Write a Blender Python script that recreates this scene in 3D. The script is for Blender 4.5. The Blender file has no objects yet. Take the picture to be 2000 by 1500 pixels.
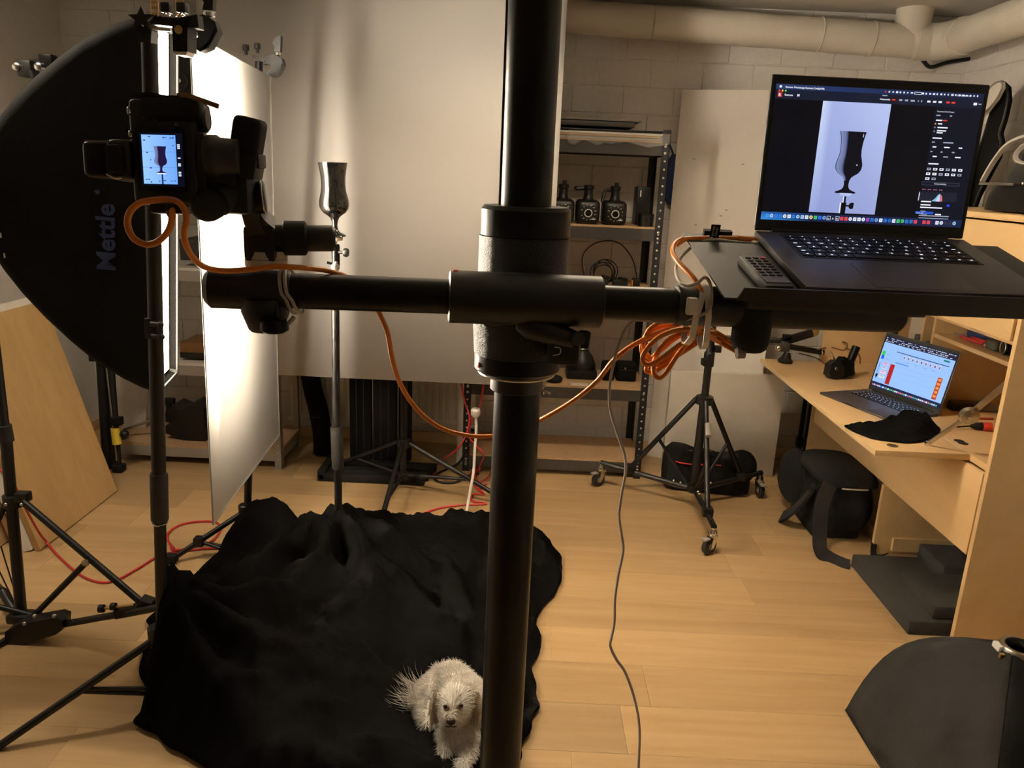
import bpy, bmesh, math, random
from mathutils import Vector, Matrix, noise
from mathutils.geometry import delaunay_2d_cdt
random.seed(7)
V = Vector
PI = math.pi
S = bpy.context.scene
COL = S.collection

# ------------------------------------------------------------------ camera, light, exposure
F = 1520.0
CAM_H = 1.45
_y = V((30 / F, -412 / F, 1)).normalized()
_x = V((1, .045, -(_y.x + .045 * _y.y) / _y.z)).normalized()
_z = _x.cross(_y)
RW = Matrix((_x, _y, _z))            # camera (x right, y down, z forward) -> world
CAM = V((0, 0, CAM_H))


def ray(px, py):
    return RW @ V(((px - 1000) / F, (py - 750) / F, 1))


def at(px, py, Y):                    # surveyed point at depth Y
    r = ray(px, py)
    return CAM + r * (Y / r.y)


def atx(px, py, X):
    r = ray(px, py)
    return CAM + r * (X / r.x)


def fl(px, py, z=0.0):                # surveyed point on a level plane
    r = ray(px, py)
    return CAM + r * ((z - CAM_H) / r.z)


cd = bpy.data.cameras.new('camera_view')
cam = bpy.data.objects.new('camera_view', cd)
COL.objects.link(cam)
cd.sensor_width = 36
cd.lens = F / 2000 * 36
cd.clip_start = .02
bx_, by_, bz_ = RW @ V((1, 0, 0)), RW @ V((0, -1, 0)), RW @ V((0, 0, -1))
cam.matrix_world = Matrix(((bx_.x, by_.x, bz_.x, CAM.x), (bx_.y, by_.y, bz_.y, CAM.y), (bx_.z, by_.z, bz_.z, CAM.z), (0, 0, 0, 1)))
S.camera = cam

w = bpy.data.worlds.new('world')
S.world = w
w.use_nodes = True
w.node_tree.nodes['Background'].inputs[0].default_value = (1, .8, .6, 1)
w.node_tree.nodes['Background'].inputs[1].default_value = .012


def area(name, loc, aim, size, power, col, spread=180):
    l = bpy.data.lights.new(name, 'AREA')
    l.shape = 'RECTANGLE'
    l.size, l.size_y = size
    l.energy = power
    l.color = col
    l.spread = math.radians(spread)
    o = bpy.data.objects.new(name, l)
    COL.objects.link(o)
    o.location = loc
    o.rotation_euler = (V(aim) - V(loc)).to_track_quat('-Z', 'Y').to_euler()
    return o


area('ceiling_area_light', (.35, 2.42, 2.2), (.35, 2.42, 0), (.5, .2), 8, (1, .80, .56), 145)

area('ceiling_area_light', (-1.65, 2.05, 2.2), (-1.65, 2.05, 0), (.5, .2), 7, (1, .84, .64), 150)  # added fill that brightens the left side, no known lamp there

S.view_settings.view_transform = 'Standard'
S.view_settings.look = 'None'
S.view_settings.gamma = 1
S.view_settings.use_curve_mapping = False
S.view_settings.exposure = 1.03

# ------------------------------------------------------------------ materials
MATS = {}


def mat(name, col, rough=.5, metal=0, spec=.5, bump=0, bscale=60, var=0, emit=None, estr=1, wood=None, sheen=0, trans=0, coat=0, alpha=1):
    if name in MATS:
        return MATS[name]
    m = bpy.data.materials.new(name)
    m.use_nodes = True
    nt = m.node_tree
    b = nt.nodes['Principled BSDF']
    b.inputs['Base Color'].default_value = (*col, 1)
    b.inputs['Roughness'].default_value = rough
    b.inputs['Metallic'].default_value = metal
    b.inputs['Specular IOR Level'].default_value = spec
    if coat:
        b.inputs['Coat Weight'].default_value = coat
        b.inputs['Coat Roughness'].default_value = .05
    if sheen:
        b.inputs['Sheen Weight'].default_value = sheen
        b.inputs['Sheen Roughness'].default_value = .6
    if trans:
        b.inputs['Transmission Weight'].default_value = trans
    if alpha < 1:
        b.inputs['Alpha'].default_value = alpha
    if emit:
        b.inputs['Emission Color'].default_value = (*emit, 1)
        b.inputs['Emission Strength'].default_value = estr
    L = nt.links.new
    N = nt.nodes.new
    if bump or var or wood:
        tc = N('ShaderNodeTexCoord')
        vec = tc.outputs['Object']
        oi = N('ShaderNodeObjectInfo')
        if wood:
            mp = N('ShaderNodeMapping')
            mp.inputs['Scale'].default_value = wood['scale']
            cm = N('ShaderNodeCombineXYZ')
            for k in range(3):
                mu = N('ShaderNodeMath')
                mu.operation = 'MULTIPLY'
                mu.inputs[1].default_value = 37.0 * (k + 1)
                L(oi.outputs['Random'], mu.inputs[0])
                L(mu.outputs[0], cm.inputs[k])
            L(cm.outputs[0], mp.inputs['Location'])
            L(vec, mp.inputs['Vector'])
            vec = mp.outputs['Vector']
            n1 = N('ShaderNodeTexNoise')
            n1.inputs['Scale'].default_value = 1
            n1.inputs['Detail'].default_value = 6
            n1.inputs['Roughness'].default_value = .6
            n1.inputs['Distortion'].default_value = .6
            L(vec, n1.inputs['Vector'])
            cr = N('ShaderNodeValToRGB')
            cr.color_ramp.elements[0].position = .3
            cr.color_ramp.elements[1].position = .72
            d = wood.get('dark', .75)
            cr.color_ramp.elements[0].color = (col[0] * d, col[1] * d * .95, col[2] * d * .88, 1)
            cr.color_ramp.elements[1].color = (*col, 1)
            L(n1.outputs['Fac'], cr.inputs['Fac'])
            hs = N('ShaderNodeHueSaturation')
            mr = N('ShaderNodeMapRange')
            v = wood.get('var', .1)
            mr.inputs['To Min'].default_value = 1 - v
            mr.inputs['To Max'].default_value = 1 + v * .5
            L(oi.outputs['Random'], mr.inputs['Value'])
            L(mr.outputs[0], hs.inputs['Value'])
            L(cr.outputs['Color'], hs.inputs['Color'])
            L(hs.outputs['Color'], b.inputs['Base Color'])
            h = n1.outputs['Fac']
        else:
            n1 = N('ShaderNodeTexNoise')
            n1.inputs['Scale'].default_value = bscale
            n1.inputs['Detail'].default_value = 4
            L(vec, n1.inputs['Vector'])
            h = n1.outputs['Fac']
            if var:
                cr = N('ShaderNodeValToRGB')
                cr.color_ramp.elements[0].position = .3
                cr.color_ramp.elements[1].position = .7
                cr.color_ramp.elements[0].color = (*[c * (1 - var) for c in col], 1)
                cr.color_ramp.elements[1].color = (*col, 1)
                L(h, cr.inputs['Fac'])
                L(cr.outputs['Color'], b.inputs['Base Color'])
        if bump:
            bp = N('ShaderNodeBump')
            bp.inputs['Strength'].default_value = bump
            bp.inputs['Distance'].default_value = .002
            L(h, bp.inputs['Height'])
            L(bp.outputs['Normal'], b.inputs['Normal'])
    MATS[name] = m
    return m


mat('wall_paint', (.8, .78, .745), .85, bump=.25, bscale=45, var=.06)
mat('ceiling_paint', (.6, .57, .52), .9, bump=.2, bscale=30)
mat('floor_plank', (.545, .375, .192), .36, spec=.5, wood=dict(scale=(1.6, 22, 4), dark=.82, var=.2))
mat('floor_base', (.2, .13, .07), .8)
mat('beech', (.76, .54, .285), .42, wood=dict(scale=(9, 1.2, 9), dark=.92, var=.02))
mat('beech_edge', (.74, .54, .29), .45)
mat('shelf_wood', (.55, .36, .2), .7, var=.25, bscale=120)
mat('pine_board', (.62, .42, .19), .55, wood=dict(scale=(20, 20, 1.6), dark=.85, var=.02))
mat('board_edge', (.4, .24, .08), .7)
mat('white_board', (.8, .77, .72), .7, bump=.05, bscale=20, var=.03)
mat('old_white', (.66, .62, .55), .7, bump=.1, bscale=10, var=.1)
mat('backdrop_paper', (.46, .452, .44), .75)
mat('black_plastic', (0.0060, 0.0060, 0.0060), .45)
mat('black_rubber', (0.0080, 0.0075, 0.0070), .75, spec=.3)
mat('black_satin', (0.0050, 0.0050, 0.0047), .34, spec=.22)
mat('black_crinkle', (0.0090, 0.0090, 0.0084), .5, bump=1.0, bscale=420)
mat('black_fabric', (0.0045, 0.0043, 0.0040), .9, spec=.2, bump=.5, bscale=300)
mat('black_cloth', (0.0021, 0.0019, 0.0018), 1.0, spec=.05, bump=.4, bscale=500)
mat('softbox_fabric', (.0045, .0045, .004), .8, spec=.16, bump=.25, bscale=240)
mat('grey_fabric', (0.0160, 0.0149, 0.0139), .85, spec=.25, bump=.4, bscale=200)
mat('foam_grey', (.052, .049, .044), .95, spec=.1, bump=.8, bscale=500, var=.25)
mat('lip_lining', (.0016, .0015, .0014), 1.0, spec=0, bump=.6, bscale=350, var=.15)
mat('lip_grey', (.32, .29, .27), .85, bump=.6, bscale=350, var=.15)
mat('lip_edge', (.006, .0056, .005), .8, spec=.1)
mat('stand_black', (0.0055, 0.0055, 0.0060), .42, spec=.5)
mat('grip_grey', (0.0200, 0.0200, 0.0194), .6)
mat('chrome', (.75, .74, .72), .18, metal=1)
mat('steel', (.5, .48, .44), .35, metal=1)
mat('brass', (.6, .42, .2), .35, metal=1)
mat('alu_dark', (.085, .08, .09), .42, metal=.35)
mat('rack_dark', (0.0099, 0.0099, 0.0140), .5)
mat('rack_grey', (.05, .046, .042), .5)
mat('galvanised', (.36, .34, .3), .5, metal=.3)
mat('hole_light', (.55, .5, .42), .8)
mat('orange_cable', (.62, .19, .015), .38)
mat('red_cable', (.5, .025, .03), .4)
mat('grey_cable', (.42, .38, .34), .5)
mat('white_cable', (.75, .72, .68), .45)
mat('dark_cable', (0.0060, 0.0055, 0.0055), .5)
mat('brown_cable', (.2, .1, .03), .5)
mat('tie_grey', (.45, .42, .38), .6)
mat('tie_white', (.78, .74, .68), .5)
mat('pipe_wrap', (.7, .66, .58), .6, bump=.35, bscale=9, var=.08)
mat('radiator_white', (.72, .68, .58), .5)
mat('black_glass', (.004, .004, .004), .04, spec=.6, coat=.6)
mat('label_white', (.8, .78, .75), .6)
mat('label_yellow', (.75, .55, .06), .6)
mat('red_plastic', (.6, .05, .03), .45)
mat('dull_red', (.4, .03, .03), .6)
mat('blue_plastic', (.008, .02, .10), .5)
mat('blue_bag', (.01, .025, .12), .7)
mat('dog_fur', (.86, .82, .75), .8, sheen=.2)
mat('dog_hair', (.9, .86, .8), .6)
mat('dog_ear', (.7, .6, .48), .7)
mat('dog_dark', (.02, .014, .012), .35)
mat('dog_tear', (.3, .2, .13), .8)
mat('clear_film', (.8, .78, .74), .25, alpha=.22)
mat('key_black', (.008, .008, .01), .5)
mat('key_light', (.8, .8, .9), .5, emit=(.75, .78, 1), estr=.6)
mat('logo_blue', (.035, .055, .14), .7)
mat('clamp_grey', (.004, .0038, .0036), .6)
mat('silver_fabric', (.3, .29, .27), .4, metal=.4)
mat('cyan_trim', (.55, .52, .48), .5)
mat('dark_olive', (.05, .05, .035), .7)
mat('cream', (.62, .55, .45), .6)
mat('tube_glow', (1, 1, 1), .5, emit=(1, .85, .66), estr=215)
mat('amber_plastic', (.5, .34, .08), .3, alpha=.7)

# strip light front: forward directed like any deep softbox
nt = MATS['tube_glow'].node_tree
ge = nt.nodes.new('ShaderNodeNewGeometry')
dp = nt.nodes.new('ShaderNodeVectorMath')
dp.operation = 'DOT_PRODUCT'
ab = nt.nodes.new('ShaderNodeMath')
ab.operation = 'ABSOLUTE'
pw = nt.nodes.new('ShaderNodeMath')
pw.operation = 'POWER'
pw.inputs[1].default_value = 1.8
ml = nt.nodes.new('ShaderNodeMath')
ml.operation = 'MULTIPLY'
ml.inputs[1].default_value = 420
nt.links.new(ge.outputs['Incoming'], dp.inputs[0])
nt.links.new(ge.outputs['Normal'], dp.inputs[1])
nt.links.new(dp.outputs['Value'], ab.inputs[0])
nt.links.new(ab.outputs[0], pw.inputs[0])
nt.links.new(pw.outputs[0], ml.inputs[0])
nt.links.new(ml.outputs[0], nt.nodes['Principled BSDF'].inputs['Emission Strength'])

# sheet that lets the softbox glow through
m = bpy.data.materials.new('opal_acrylic')
m.use_nodes = True
nt = m.node_tree
nt.nodes.remove(nt.nodes['Principled BSDF'])
tr = nt.nodes.new('ShaderNodeBsdfTranslucent')
df = nt.nodes.new('ShaderNodeBsdfDiffuse')
mx = nt.nodes.new('ShaderNodeMixShader')
tr.inputs[0].default_value = (.9, .88, .84, 1)
df.inputs[0].default_value = (.8, .78, .74, 1)
mx.inputs[0].default_value = .3
rf = nt.nodes.new('ShaderNodeBsdfRefraction')
rf.inputs['Color'].default_value = (.97, .95, .92, 1)
rf.inputs['Roughness'].default_value = .5
rf.inputs['IOR'].default_value = 1.35
m2 = nt.nodes.new('ShaderNodeMixShader')
m2.inputs[0].default_value = .93
nt.links.new(tr.outputs[0], mx.inputs[1])
nt.links.new(df.outputs[0], mx.inputs[2])
nt.links.new(mx.outputs[0], m2.inputs[1])
nt.links.new(rf.outputs[0], m2.inputs[2])
nt.links.new(m2.outputs[0], nt.nodes['Material Output'].inputs[0])
MATS['opal_acrylic'] = m

# screens: what the display shows is stored per face
def screen_mat(name, strength):
    m = bpy.data.materials.new(name)
    m.use_nodes = True
    nt = m.node_tree
    b = nt.nodes['Principled BSDF']
    a = nt.nodes.new('ShaderNodeAttribute')
    a.attribute_name = 'shown'
    b.inputs['Base Color'].default_value = (.004, .004, .006, 1)
    b.inputs['Roughness'].default_value = .25
    nt.links.new(a.outputs['Color'], b.inputs['Emission Color'])
    b.inputs['Emission Strength'].default_value = strength
    MATS[name] = m


screen_mat('display', .54)

# ------------------------------------------------------------------ mesh builder
def frame(o, xd, yd):
    x = V(xd).normalized()
    z = x.cross(V(yd)).normalized()
    y = z.cross(x)
    return Matrix(((x.x, y.x, z.x, o[0]), (x.y, y.y, z.y, o[1]), (x.z, y.z, z.z, o[2]), (0, 0, 0, 1)))


def perp(d):
    d = V(d).normalized()
    a = V((0, 0, 1)) if abs(d.z) < .9 else V((1, 0, 0))
    u = d.cross(a).normalized()
    return u, d.cross(u).normalized()


def spline(pts, n=6, closed=False):
    P = [V(p) for p in pts]
    out = []
    N = len(P)
    rng = range(N) if closed else range(N - 1)
    for i in rng:
        if closed:
            a, b, c, d = P[i - 1], P[i], P[(i + 1) % N], P[(i + 2) % N]
        else:
            a, b, c, d = P[max(i - 1, 0)], P[i], P[i + 1], P[min(i + 2, N - 1)]
        for k in range(n):
            t = k / n
            out.append(.5 * ((2 * b) + (c - a) * t + (2 * a - 5 * b + 4 * c - d) * t * t + (3 * b - a - 3 * c + d) * t ** 3))
    if not closed:
        out.append(P[-1])
    return out


ROOT = {}


class MB:
    def __init__(s):
        s.bm = bmesh.new()
        s.lay = None

    def box(s, c, size, M=None, bev=0, seg=2):
        r = bmesh.ops.create_cube(s.bm, size=1)
        vs = r['verts']
        for v in vs:
            v.co = V((v.co.x * size[0], v.co.y * size[1], v.co.z * size[2]))
        if bev:
            es = list({e for v in vs for e in v.link_edges})
            q = bmesh.ops.bevel(s.bm, geom=es, offset=bev, segments=seg, affect='EDGES', profile=.6)
            vs = list({v for f in q['faces'] for v in f.verts} | {v for v in vs if v.is_valid})
        T = Matrix.Translation(V(c)) if M is None else M @ Matrix.Translation(V(c))
        bmesh.ops.transform(s.bm, matrix=T, verts=vs)
        return s

    def boxm(s, lo, hi, bev=0):
        lo, hi = V(lo), V(hi)
        return s.box((lo + hi) / 2, hi - lo, bev=bev)

    def ringloft(s, rings, cap=True, closed=True):
        R = [[s.bm.verts.new(p) for p in r] for r in rings]
        for a, b in zip(R[:-1], R[1:]):
            n = len(a)
            for i in range(n if closed else n - 1):
                j = (i + 1) % n
                try:
                    s.bm.faces.new((a[i], a[j], b[j], b[i]))
                except ValueError:
                    pass
        if cap:
            if len(R[0]) > 2:
                s.bm.faces.new(list(reversed(R[0])))
                s.bm.faces.new(R[-1])
        return s

    def tube(s, a, b, r, r2=None, seg=16, cap=True):
        a, b = V(a), V(b)
        r2 = r if r2 is None else r2
        u, v = perp(b - a)
        rings = [[p + (u * math.cos(2 * PI * k / seg) + v * math.sin(2 * PI * k / seg)) * q for k in range(seg)] for p, q in ((a, r), (b, r2))]
        return s.ringloft(rings, cap)

    def lathe(s, o, d, prof, seg=24, cap=True, M=None):     # prof: (distance along d, radius)
        o = V(o)
        d = V(d).normalized()
        u, v = perp(d)
        rings = []
        for t, r in prof:
            rings.append([o + d * t + (u * math.cos(2 * PI * k / seg) + v * math.sin(2 * PI * k / seg)) * max(r, 1e-5) for k in range(seg)])
        return s.ringloft(rings, cap)

    def path(s, pts, r, seg=8, n=6, closed=False, flat=None, smooth=True):
        P = spline(pts, n, closed) if smooth else [V(p) for p in pts]
        N = len(P)
        rings = []
        u = None
        for i in range(N):
            if closed:
                d = P[(i + 1) % N] - P[i - 1]
            else:
                d = P[min(i + 1, N - 1)] - P[max(i - 1, 0)]
            if d.length < 1e-9:
                d = V((0, 0, 1))
            d.normalize()
            if u is None:
                u, v = perp(d)
                if flat is not None:
                    u = (V(flat[2]) - d * d.dot(V(flat[2]))).normalized()
            else:
                u = (u - d * d.dot(u)).normalized()
            v = d.cross(u)
            if flat is None:
                rr = r(i / (N - 1)) if callable(r) else r
                rings.append([P[i] + (u * math.cos(2 * PI * k / seg) + v * math.sin(2 * PI * k / seg)) * rr for k in range(seg)])
            else:
                aa, bb = flat[0] / 2, flat[1] / 2
                rings.append([P[i] + u * sx * aa + v * sy * bb for sx, sy in ((1, 1), (-1, 1), (-1, -1), (1, -1))])
        if closed:
            rings.append(rings[0])
            R = [[s.bm.verts.new(p) for p in q] for q in rings[:-1]]
            R.append(R[0])
            for a, b in zip(R[:-1], R[1:]):
                for i in range(len(a)):
                    j = (i + 1) % len(a)
                    s.bm.faces.new((a[i], a[j], b[j], b[i]))
            return s
        return s.ringloft(rings)

    def prism(s, pts, off):                # polygon (world points) extruded by a vector
        off = V(off)
        a = [s.bm.verts.new(V(p)) for p in pts]
        b = [s.bm.verts.new(V(p) + off) for p in pts]
        s.bm.faces.new(a)
        s.bm.faces.new(list(reversed(b)))
        n = len(a)
        for i in range(n):
            j = (i + 1) % n
            s.bm.faces.new((a[j], a[i], b[i], b[j]))
        return s

    def ball(s, c, r, sub=2, M=None):
        q = bmesh.ops.create_icosphere(s.bm, subdivisions=sub, radius=1)
        rr = (r, r, r) if isinstance(r, (int, float)) else r
        T = Matrix.Translation(V(c)) @ (M if M is not None else Matrix.Identity(4)) @ Matrix.Diagonal((*rr, 1))
        bmesh.ops.transform(s.bm, matrix=T, verts=q['verts'])
        return s

    def torus(s, c, axis, R, r, seg=32, ms=8, arc=2 * PI, start=0):
        u, v = perp(axis)
        pts = [V(c) + (u * math.cos(start + arc * k / seg) + v * math.sin(start + arc * k / seg)) * R for k in range(seg if arc > 6.28 else seg + 1)]
        return s.path(pts, r, ms, closed=arc > 6.28, smooth=False)

    def quad(s, pts, col=None):
        f = s.bm.faces.new([s.bm.verts.new(V(p)) for p in pts])
        if col is not None:
            if s.lay is None:
                s.lay = s.bm.loops.layers.float_color.new('shown')
            cols = col if isinstance(col[0], (tuple, list)) else [col] * len(pts)
            for l, c in zip(f.loops, cols):
                l[s.lay] = (*c, 1)
        return s

    def text(s, txt, size, M, col=None, ext=0, bold=0, align='LEFT'):
        c = bpy.data.curves.new('t', 'FONT')
        c.body = txt
        c.size = size
        c.extrude = ext
        c.offset = bold
        c.align_x = align
        c.resolution_u = 2
        o = bpy.data.objects.new('t', c)
        COL.objects.link(o)
        dg = bpy.context.evaluated_depsgraph_get()
        me = bpy.data.meshes.new_from_object(o.evaluated_get(dg))
        COL.objects.unlink(o)
        bpy.data.objects.remove(o)
        me.transform(M)
        n0 = len(s.bm.faces)
        s.bm.from_mesh(me)
        bpy.data.meshes.remove(me)
        if col is not None:
            if s.lay is None:
                s.lay = s.bm.loops.layers.float_color.new('shown')
            s.bm.faces.ensure_lookup_table()
            for f in s.bm.faces[n0:]:
                for l in f.loops:
                    l[s.lay] = (*col, 1)
        return s

    def build(s, name, m, parent=None, angle=38, local=False, smooth=True):
        me = bpy.data.meshes.new(name)
        bmesh.ops.recalc_face_normals(s.bm, faces=s.bm.faces[:]) if s.lay is None else None
        if parent is not None and not local:
            bmesh.ops.transform(s.bm, matrix=ROOT[parent].inverted(), verts=s.bm.verts[:])
        s.bm.to_mesh(me)
        s.bm.free()
        if smooth:
            me.shade_smooth()
            me.set_sharp_from_angle(angle=math.radians(angle))
        me.materials.append(MATS[m] if isinstance(m, str) else m)
        o = bpy.data.objects.new(name, me)
        COL.objects.link(o)
        if parent is not None:
            o.parent = parent
            ROOT[o] = ROOT[parent]
        else:
            ROOT[o] = Matrix.Identity(4)
        return o


def tag(o, label, cat, group=None, kind=None):
    o['label'] = label
    o['category'] = cat
    if group:
        o['group'] = group
    if kind:
        o['kind'] = kind
    return o


def thing(name, label, cat, loc=(0, 0, 0), M=None, group=None):
    o = bpy.data.objects.new(name, None)
    o.empty_display_size = .05
    COL.objects.link(o)
    MM = Matrix.Translation(V(loc)) if M is None else M
    o.matrix_world = MM
    ROOT[o] = MM
    return tag(o, label, cat, group)


def struct(name, mb, m, **k):
    o = mb.build(name, m, **k)
    o['kind'] = 'structure'
    return o


def solo(mb, name, m, label, cat, group=None, **k):
    return tag(mb.build(name, m, **k), label, cat, group)


def copy_tree(o, loc, label, parent=None):
    c = o.copy()
    COL.objects.link(c)
    if parent is None:
        c.location = loc
        c['label'] = label
    else:
        c.parent = parent
    for ch in list(o.children):
        copy_tree(ch, None, None, c)
    return c


def pxpoly(pts, Y):
    return [at(x, y, Y) for x, y in pts]

# ------------------------------------------------------------------ room
XL, XR, YB, YF, ZC = -2.3, 2.09, 4.06, -3.2, 2.25
floor = struct('floor', MB().boxm((XL - .1, YF - .1, -.06), (XR + .1, YB + .1, -.012)), 'floor_base')
pl_cache = {}
row_y = 2.098 - .193 * 14
for i in range(25):
    y0 = row_y + .193 * i
    y1 = min(y0 + .193, YB)
    if y0 < -.7 or y1 - y0 < .02:
        continue
    x = XL - random.random() * 1.1
    ends = {13: .42, 12: .33, 17: .86, 18: 1.02}
    if i in ends:
        x = ends[i] - 1.29 * 2
        if x > XL:
            x -= 1.29
    while x < XR:
        a, b = max(x, XL), min(x + 1.29, XR)
        if b - a > .02:
            key = (round(b - a, 3), round(y1 - y0, 3))
            if key not in pl_cache:
                mb = MB().box((0, 0, -.006), (b - a - .0005, y1 - y0 - .0005, .012), bev=.0004, seg=1)
                o = mb.build('plank', 'floor_plank', floor)
                pl_cache[key] = o
            else:
                o = pl_cache[key].copy()
                COL.objects.link(o)
            o.location = ((a + b) / 2, (y0 + y1) / 2, 0)
        x += 1.29
struct('ceiling', MB().boxm((XL - .1, YF - .1, ZC), (XR + .1, YB + .1, ZC + .1)), 'ceiling_paint')
wb = struct('wall_back', MB().boxm((XL - .1, YB, -.05), (XR + .1, YB + .12, ZC)), 'wall_paint')
struct('wall_left', MB().boxm((XL - .12, YF, -.05), (XL, YB, ZC)), 'wall_paint')
wr = struct('wall_right', MB().boxm((XR, YF, -.05), (XR + .12, YB, ZC)), 'wall_paint')
struct('wall_front', MB().boxm((XL - .1, YF - .12, -.05), (XR + .1, YF, ZC)), 'wall_paint')
BW, BH = .25, .125
brick = None
stuff = MB()
for r in range(18):
    z = r * BH + BH / 2
    x = XL + BW / 2 + (BW / 2 if r % 2 else 0)
    while x < XR - .1:
        if x > -.3:
            if brick is None:
                brick = MB().box((0, 0, 0), (BW - .004, .009, BH - .004), bev=.0025, seg=1).build('brick', 'wall_paint', wb)
                o = brick
            else:
                o = brick.copy()
                COL.objects.link(o)
            o.location = (x, YB - .0005 + random.uniform(-.0006, .0006), z)
        else:
            stuff.box((x, YB - .0005, z), (BW - .004, .009, BH - .004), bev=.0025, seg=1)
        x += BW
stuff.build('brick_courses', 'wall_paint', wb)['kind'] = 'stuff'
bside = None
for r in range(10, 18):
    z = r * BH + BH / 2
    y = YB - BW / 2 - (BW / 2 if r % 2 else 0)
    while y > 2.1:
        if bside is None:
            bside = MB().box((0, 0, 0), (.009, BW - .004, BH - .004), bev=.0025, seg=1).build('brick', 'wall_paint', wr)
            o = bside
        else:
            o = bside.copy()
            COL.objects.link(o)
        o.location = (XR - .0005, y, z)
        y -= BW
struct('baseboard_back', MB().boxm((XL, YB - .022, 0), (XR, YB - .008, .06), bev=.003), 'beech')
struct('baseboard_left', MB().boxm((XL, 0, 0), (XL + .014, YB, .06), bev=.003), 'beech')

# insulated pipe along the back wall, elbow, run along the right wall
pipe = thing('insulated_pipe', 'fat white wrapped heating pipe running under the ceiling with an elbow at the corner', 'pipe', (1.0, 3.9, 2.13))
pz = lambda x: 2.163 - .03 * x


def wob(i):
    return .073 + .003 * noise.noise(V((i * 26, 0, 3)))


a, b = V((-1.9, 3.93, pz(-1.9))), V((1.76, 3.93, pz(1.76)))
mb = MB()
for k in range(40):
    pass
mb.path([a.lerp(b, k / 40) for k in range(41)], wob, seg=24, smooth=False)
mb.build('straight_run', 'pipe_wrap', pipe)
mb = MB().path([V((1.76, 3.93, pz(1.76))), V((1.83, 3.925, 2.112)), V((1.875, 3.89, 2.112)), V((1.9, 3.82, 2.115)), V((1.9, 3.75, 2.115))], .081, seg=24, n=6)
mb.build('elbow', 'pipe_wrap', pipe)
MB().path([V((1.9, 3.76 - k * .1, 2.115 + k * .001)) for k in range(22)], wob, seg=24, smooth=False).build('side_run', 'pipe_wrap', pipe)
MB().path([V((1.74, 3.93, 2.11)), V((1.74, 3.93, 2.16)), V((1.742, 3.93, 2.2)), V((1.745, 3.93, 2.25))], lambda t: .069 + .012 * t, seg=28).build('riser', 'pipe_wrap', pipe)
MB().ball((1.775, 3.928, 2.118), (.105, .078, .083), 3).build('taped_joint', 'pipe_wrap', pipe)
for x in (.55, 1.32, 1.56):
    MB().torus((x, 3.93, pz(x)), (1, 0, -.03), .0755, .003, 28, 6).build('wrap_seam', 'pipe_wrap', pipe)
solo(MB().path([at(1788, 98, 3.95), at(1803, 118, 3.99), at(1818, 131, 4.02), at(1850, 122, 4.03), at(1895, 115, 4.035)], .009, 8), 'wall_cable', 'dark_cable',
     'short black cable bent along the wall below the pipe elbow', 'cable')

# ------------------------------------------------------------------ radiator
rad = thing('radiator', 'cream ribbed panel radiator on the back wall below the backdrop', 'radiator', (-.75, 3.97, .12))
mb = MB().boxm((-1.2, 3.94, .14), (-.22, 3.955, .62))
mb.build('panel', 'radiator_white', rad)
mb = MB()
x = -1.17
while x < -.25:
    mb.prism([(x, 3.94, .17), (x + .006, 3.93, .17), (x + .026, 3.93, .17), (x + .032, 3.94, .17)], (0, 0, .43))
    x += .0385
mb.build('ribs', 'radiator_white', rad)
MB().boxm((-1.21, 3.925, .128), (-.21, 4.03, .14)).build('bottom_rail', 'radiator_white', rad)
MB().boxm((-1.21, 3.925, .62), (-.21, 4.03, .635)).build('top_grille', 'radiator_white', rad)
for x in (-1.0, -.4):
    MB().boxm((x, 3.955, .2), (x + .03, 4.055, .24)).build('bracket', 'radiator_white', rad)
p0 = fl(904, 902)
solo(MB().tube((p0.x, p0.y, 0), (p0.x + .004, p0.y, .7), .034, seg=20), 'upright_tube', 'old_white', 'pale round tube standing upright behind the backdrop beside the red cables', 'tube')

# ------------------------------------------------------------------ shelving, left (galvanised)
ben = thing('shelving_unit', 'galvanised steel shelving unit with board shelves behind the softbox', 'shelf', (-1.58, 3.72, 0))


def lpost(x, y, h, sx, sy, m, par, wd=.035, holes='hole_light'):
    mb = MB()
    mb.boxm((min(x, x + sx * wd), min(y, y + sy * .002), 0), (max(x, x + sx * wd), max(y, y + sy * .002), h))
    mb.boxm((min(x, x + sx * .002), min(y, y + sy * wd), 0), (max(x, x + sx * .002), max(y, y + sy * wd), h))
    o = mb.build('post', m, par, smooth=False)
    hm = MB()
    z = .05
    while z < h - .03:
        for k in (1,):
            hm.lathe((x + sx * wd * .5, y - sy * .0012, z), (0, -1 if sy > 0 else 1, 0), [(0, .0048), (.0008, .0048)], 8)
            hm.lathe((x - sx * .0012, y + sy * wd * .5, z), (-1 if sx > 0 else 1, 0, 0), [(0, .0048), (.0008, .0048)], 8)
        z += .036
    q = hm.build('slots', holes, o)
    q['kind'] = 'stuff'
    return o


for x, sx in ((-1.98, 1), (-1.135, -1)):
    for y, sy in ((3.55, 1), (3.88, -1)):
        lpost(x, y, 1.72, sx, sy, 'galvanised', ben)
for z in (.085, .50, .95, 1.35, 1.7):
    MB().boxm((-1.975, 3.556, z), (-1.14, 3.874, z + .016)).build('shelf_board', 'old_white' if z > .4 else 'shelf_wood', ben)
    for y in (3.5525, 3.873):
        MB().boxm((-1.976, y, z - .045), (-1.139, y + .0035, z + .003)).build('beam', 'galvanised', ben)
for x in (-1.974, -1.142):
    for z in (.085, .5, .95, 1.35):
        MB().boxm((x - .0015, 3.556, z - .045), (x + .0015, 3.874, z - .005)).build('side_beam', 'galvanised', ben)
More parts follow.
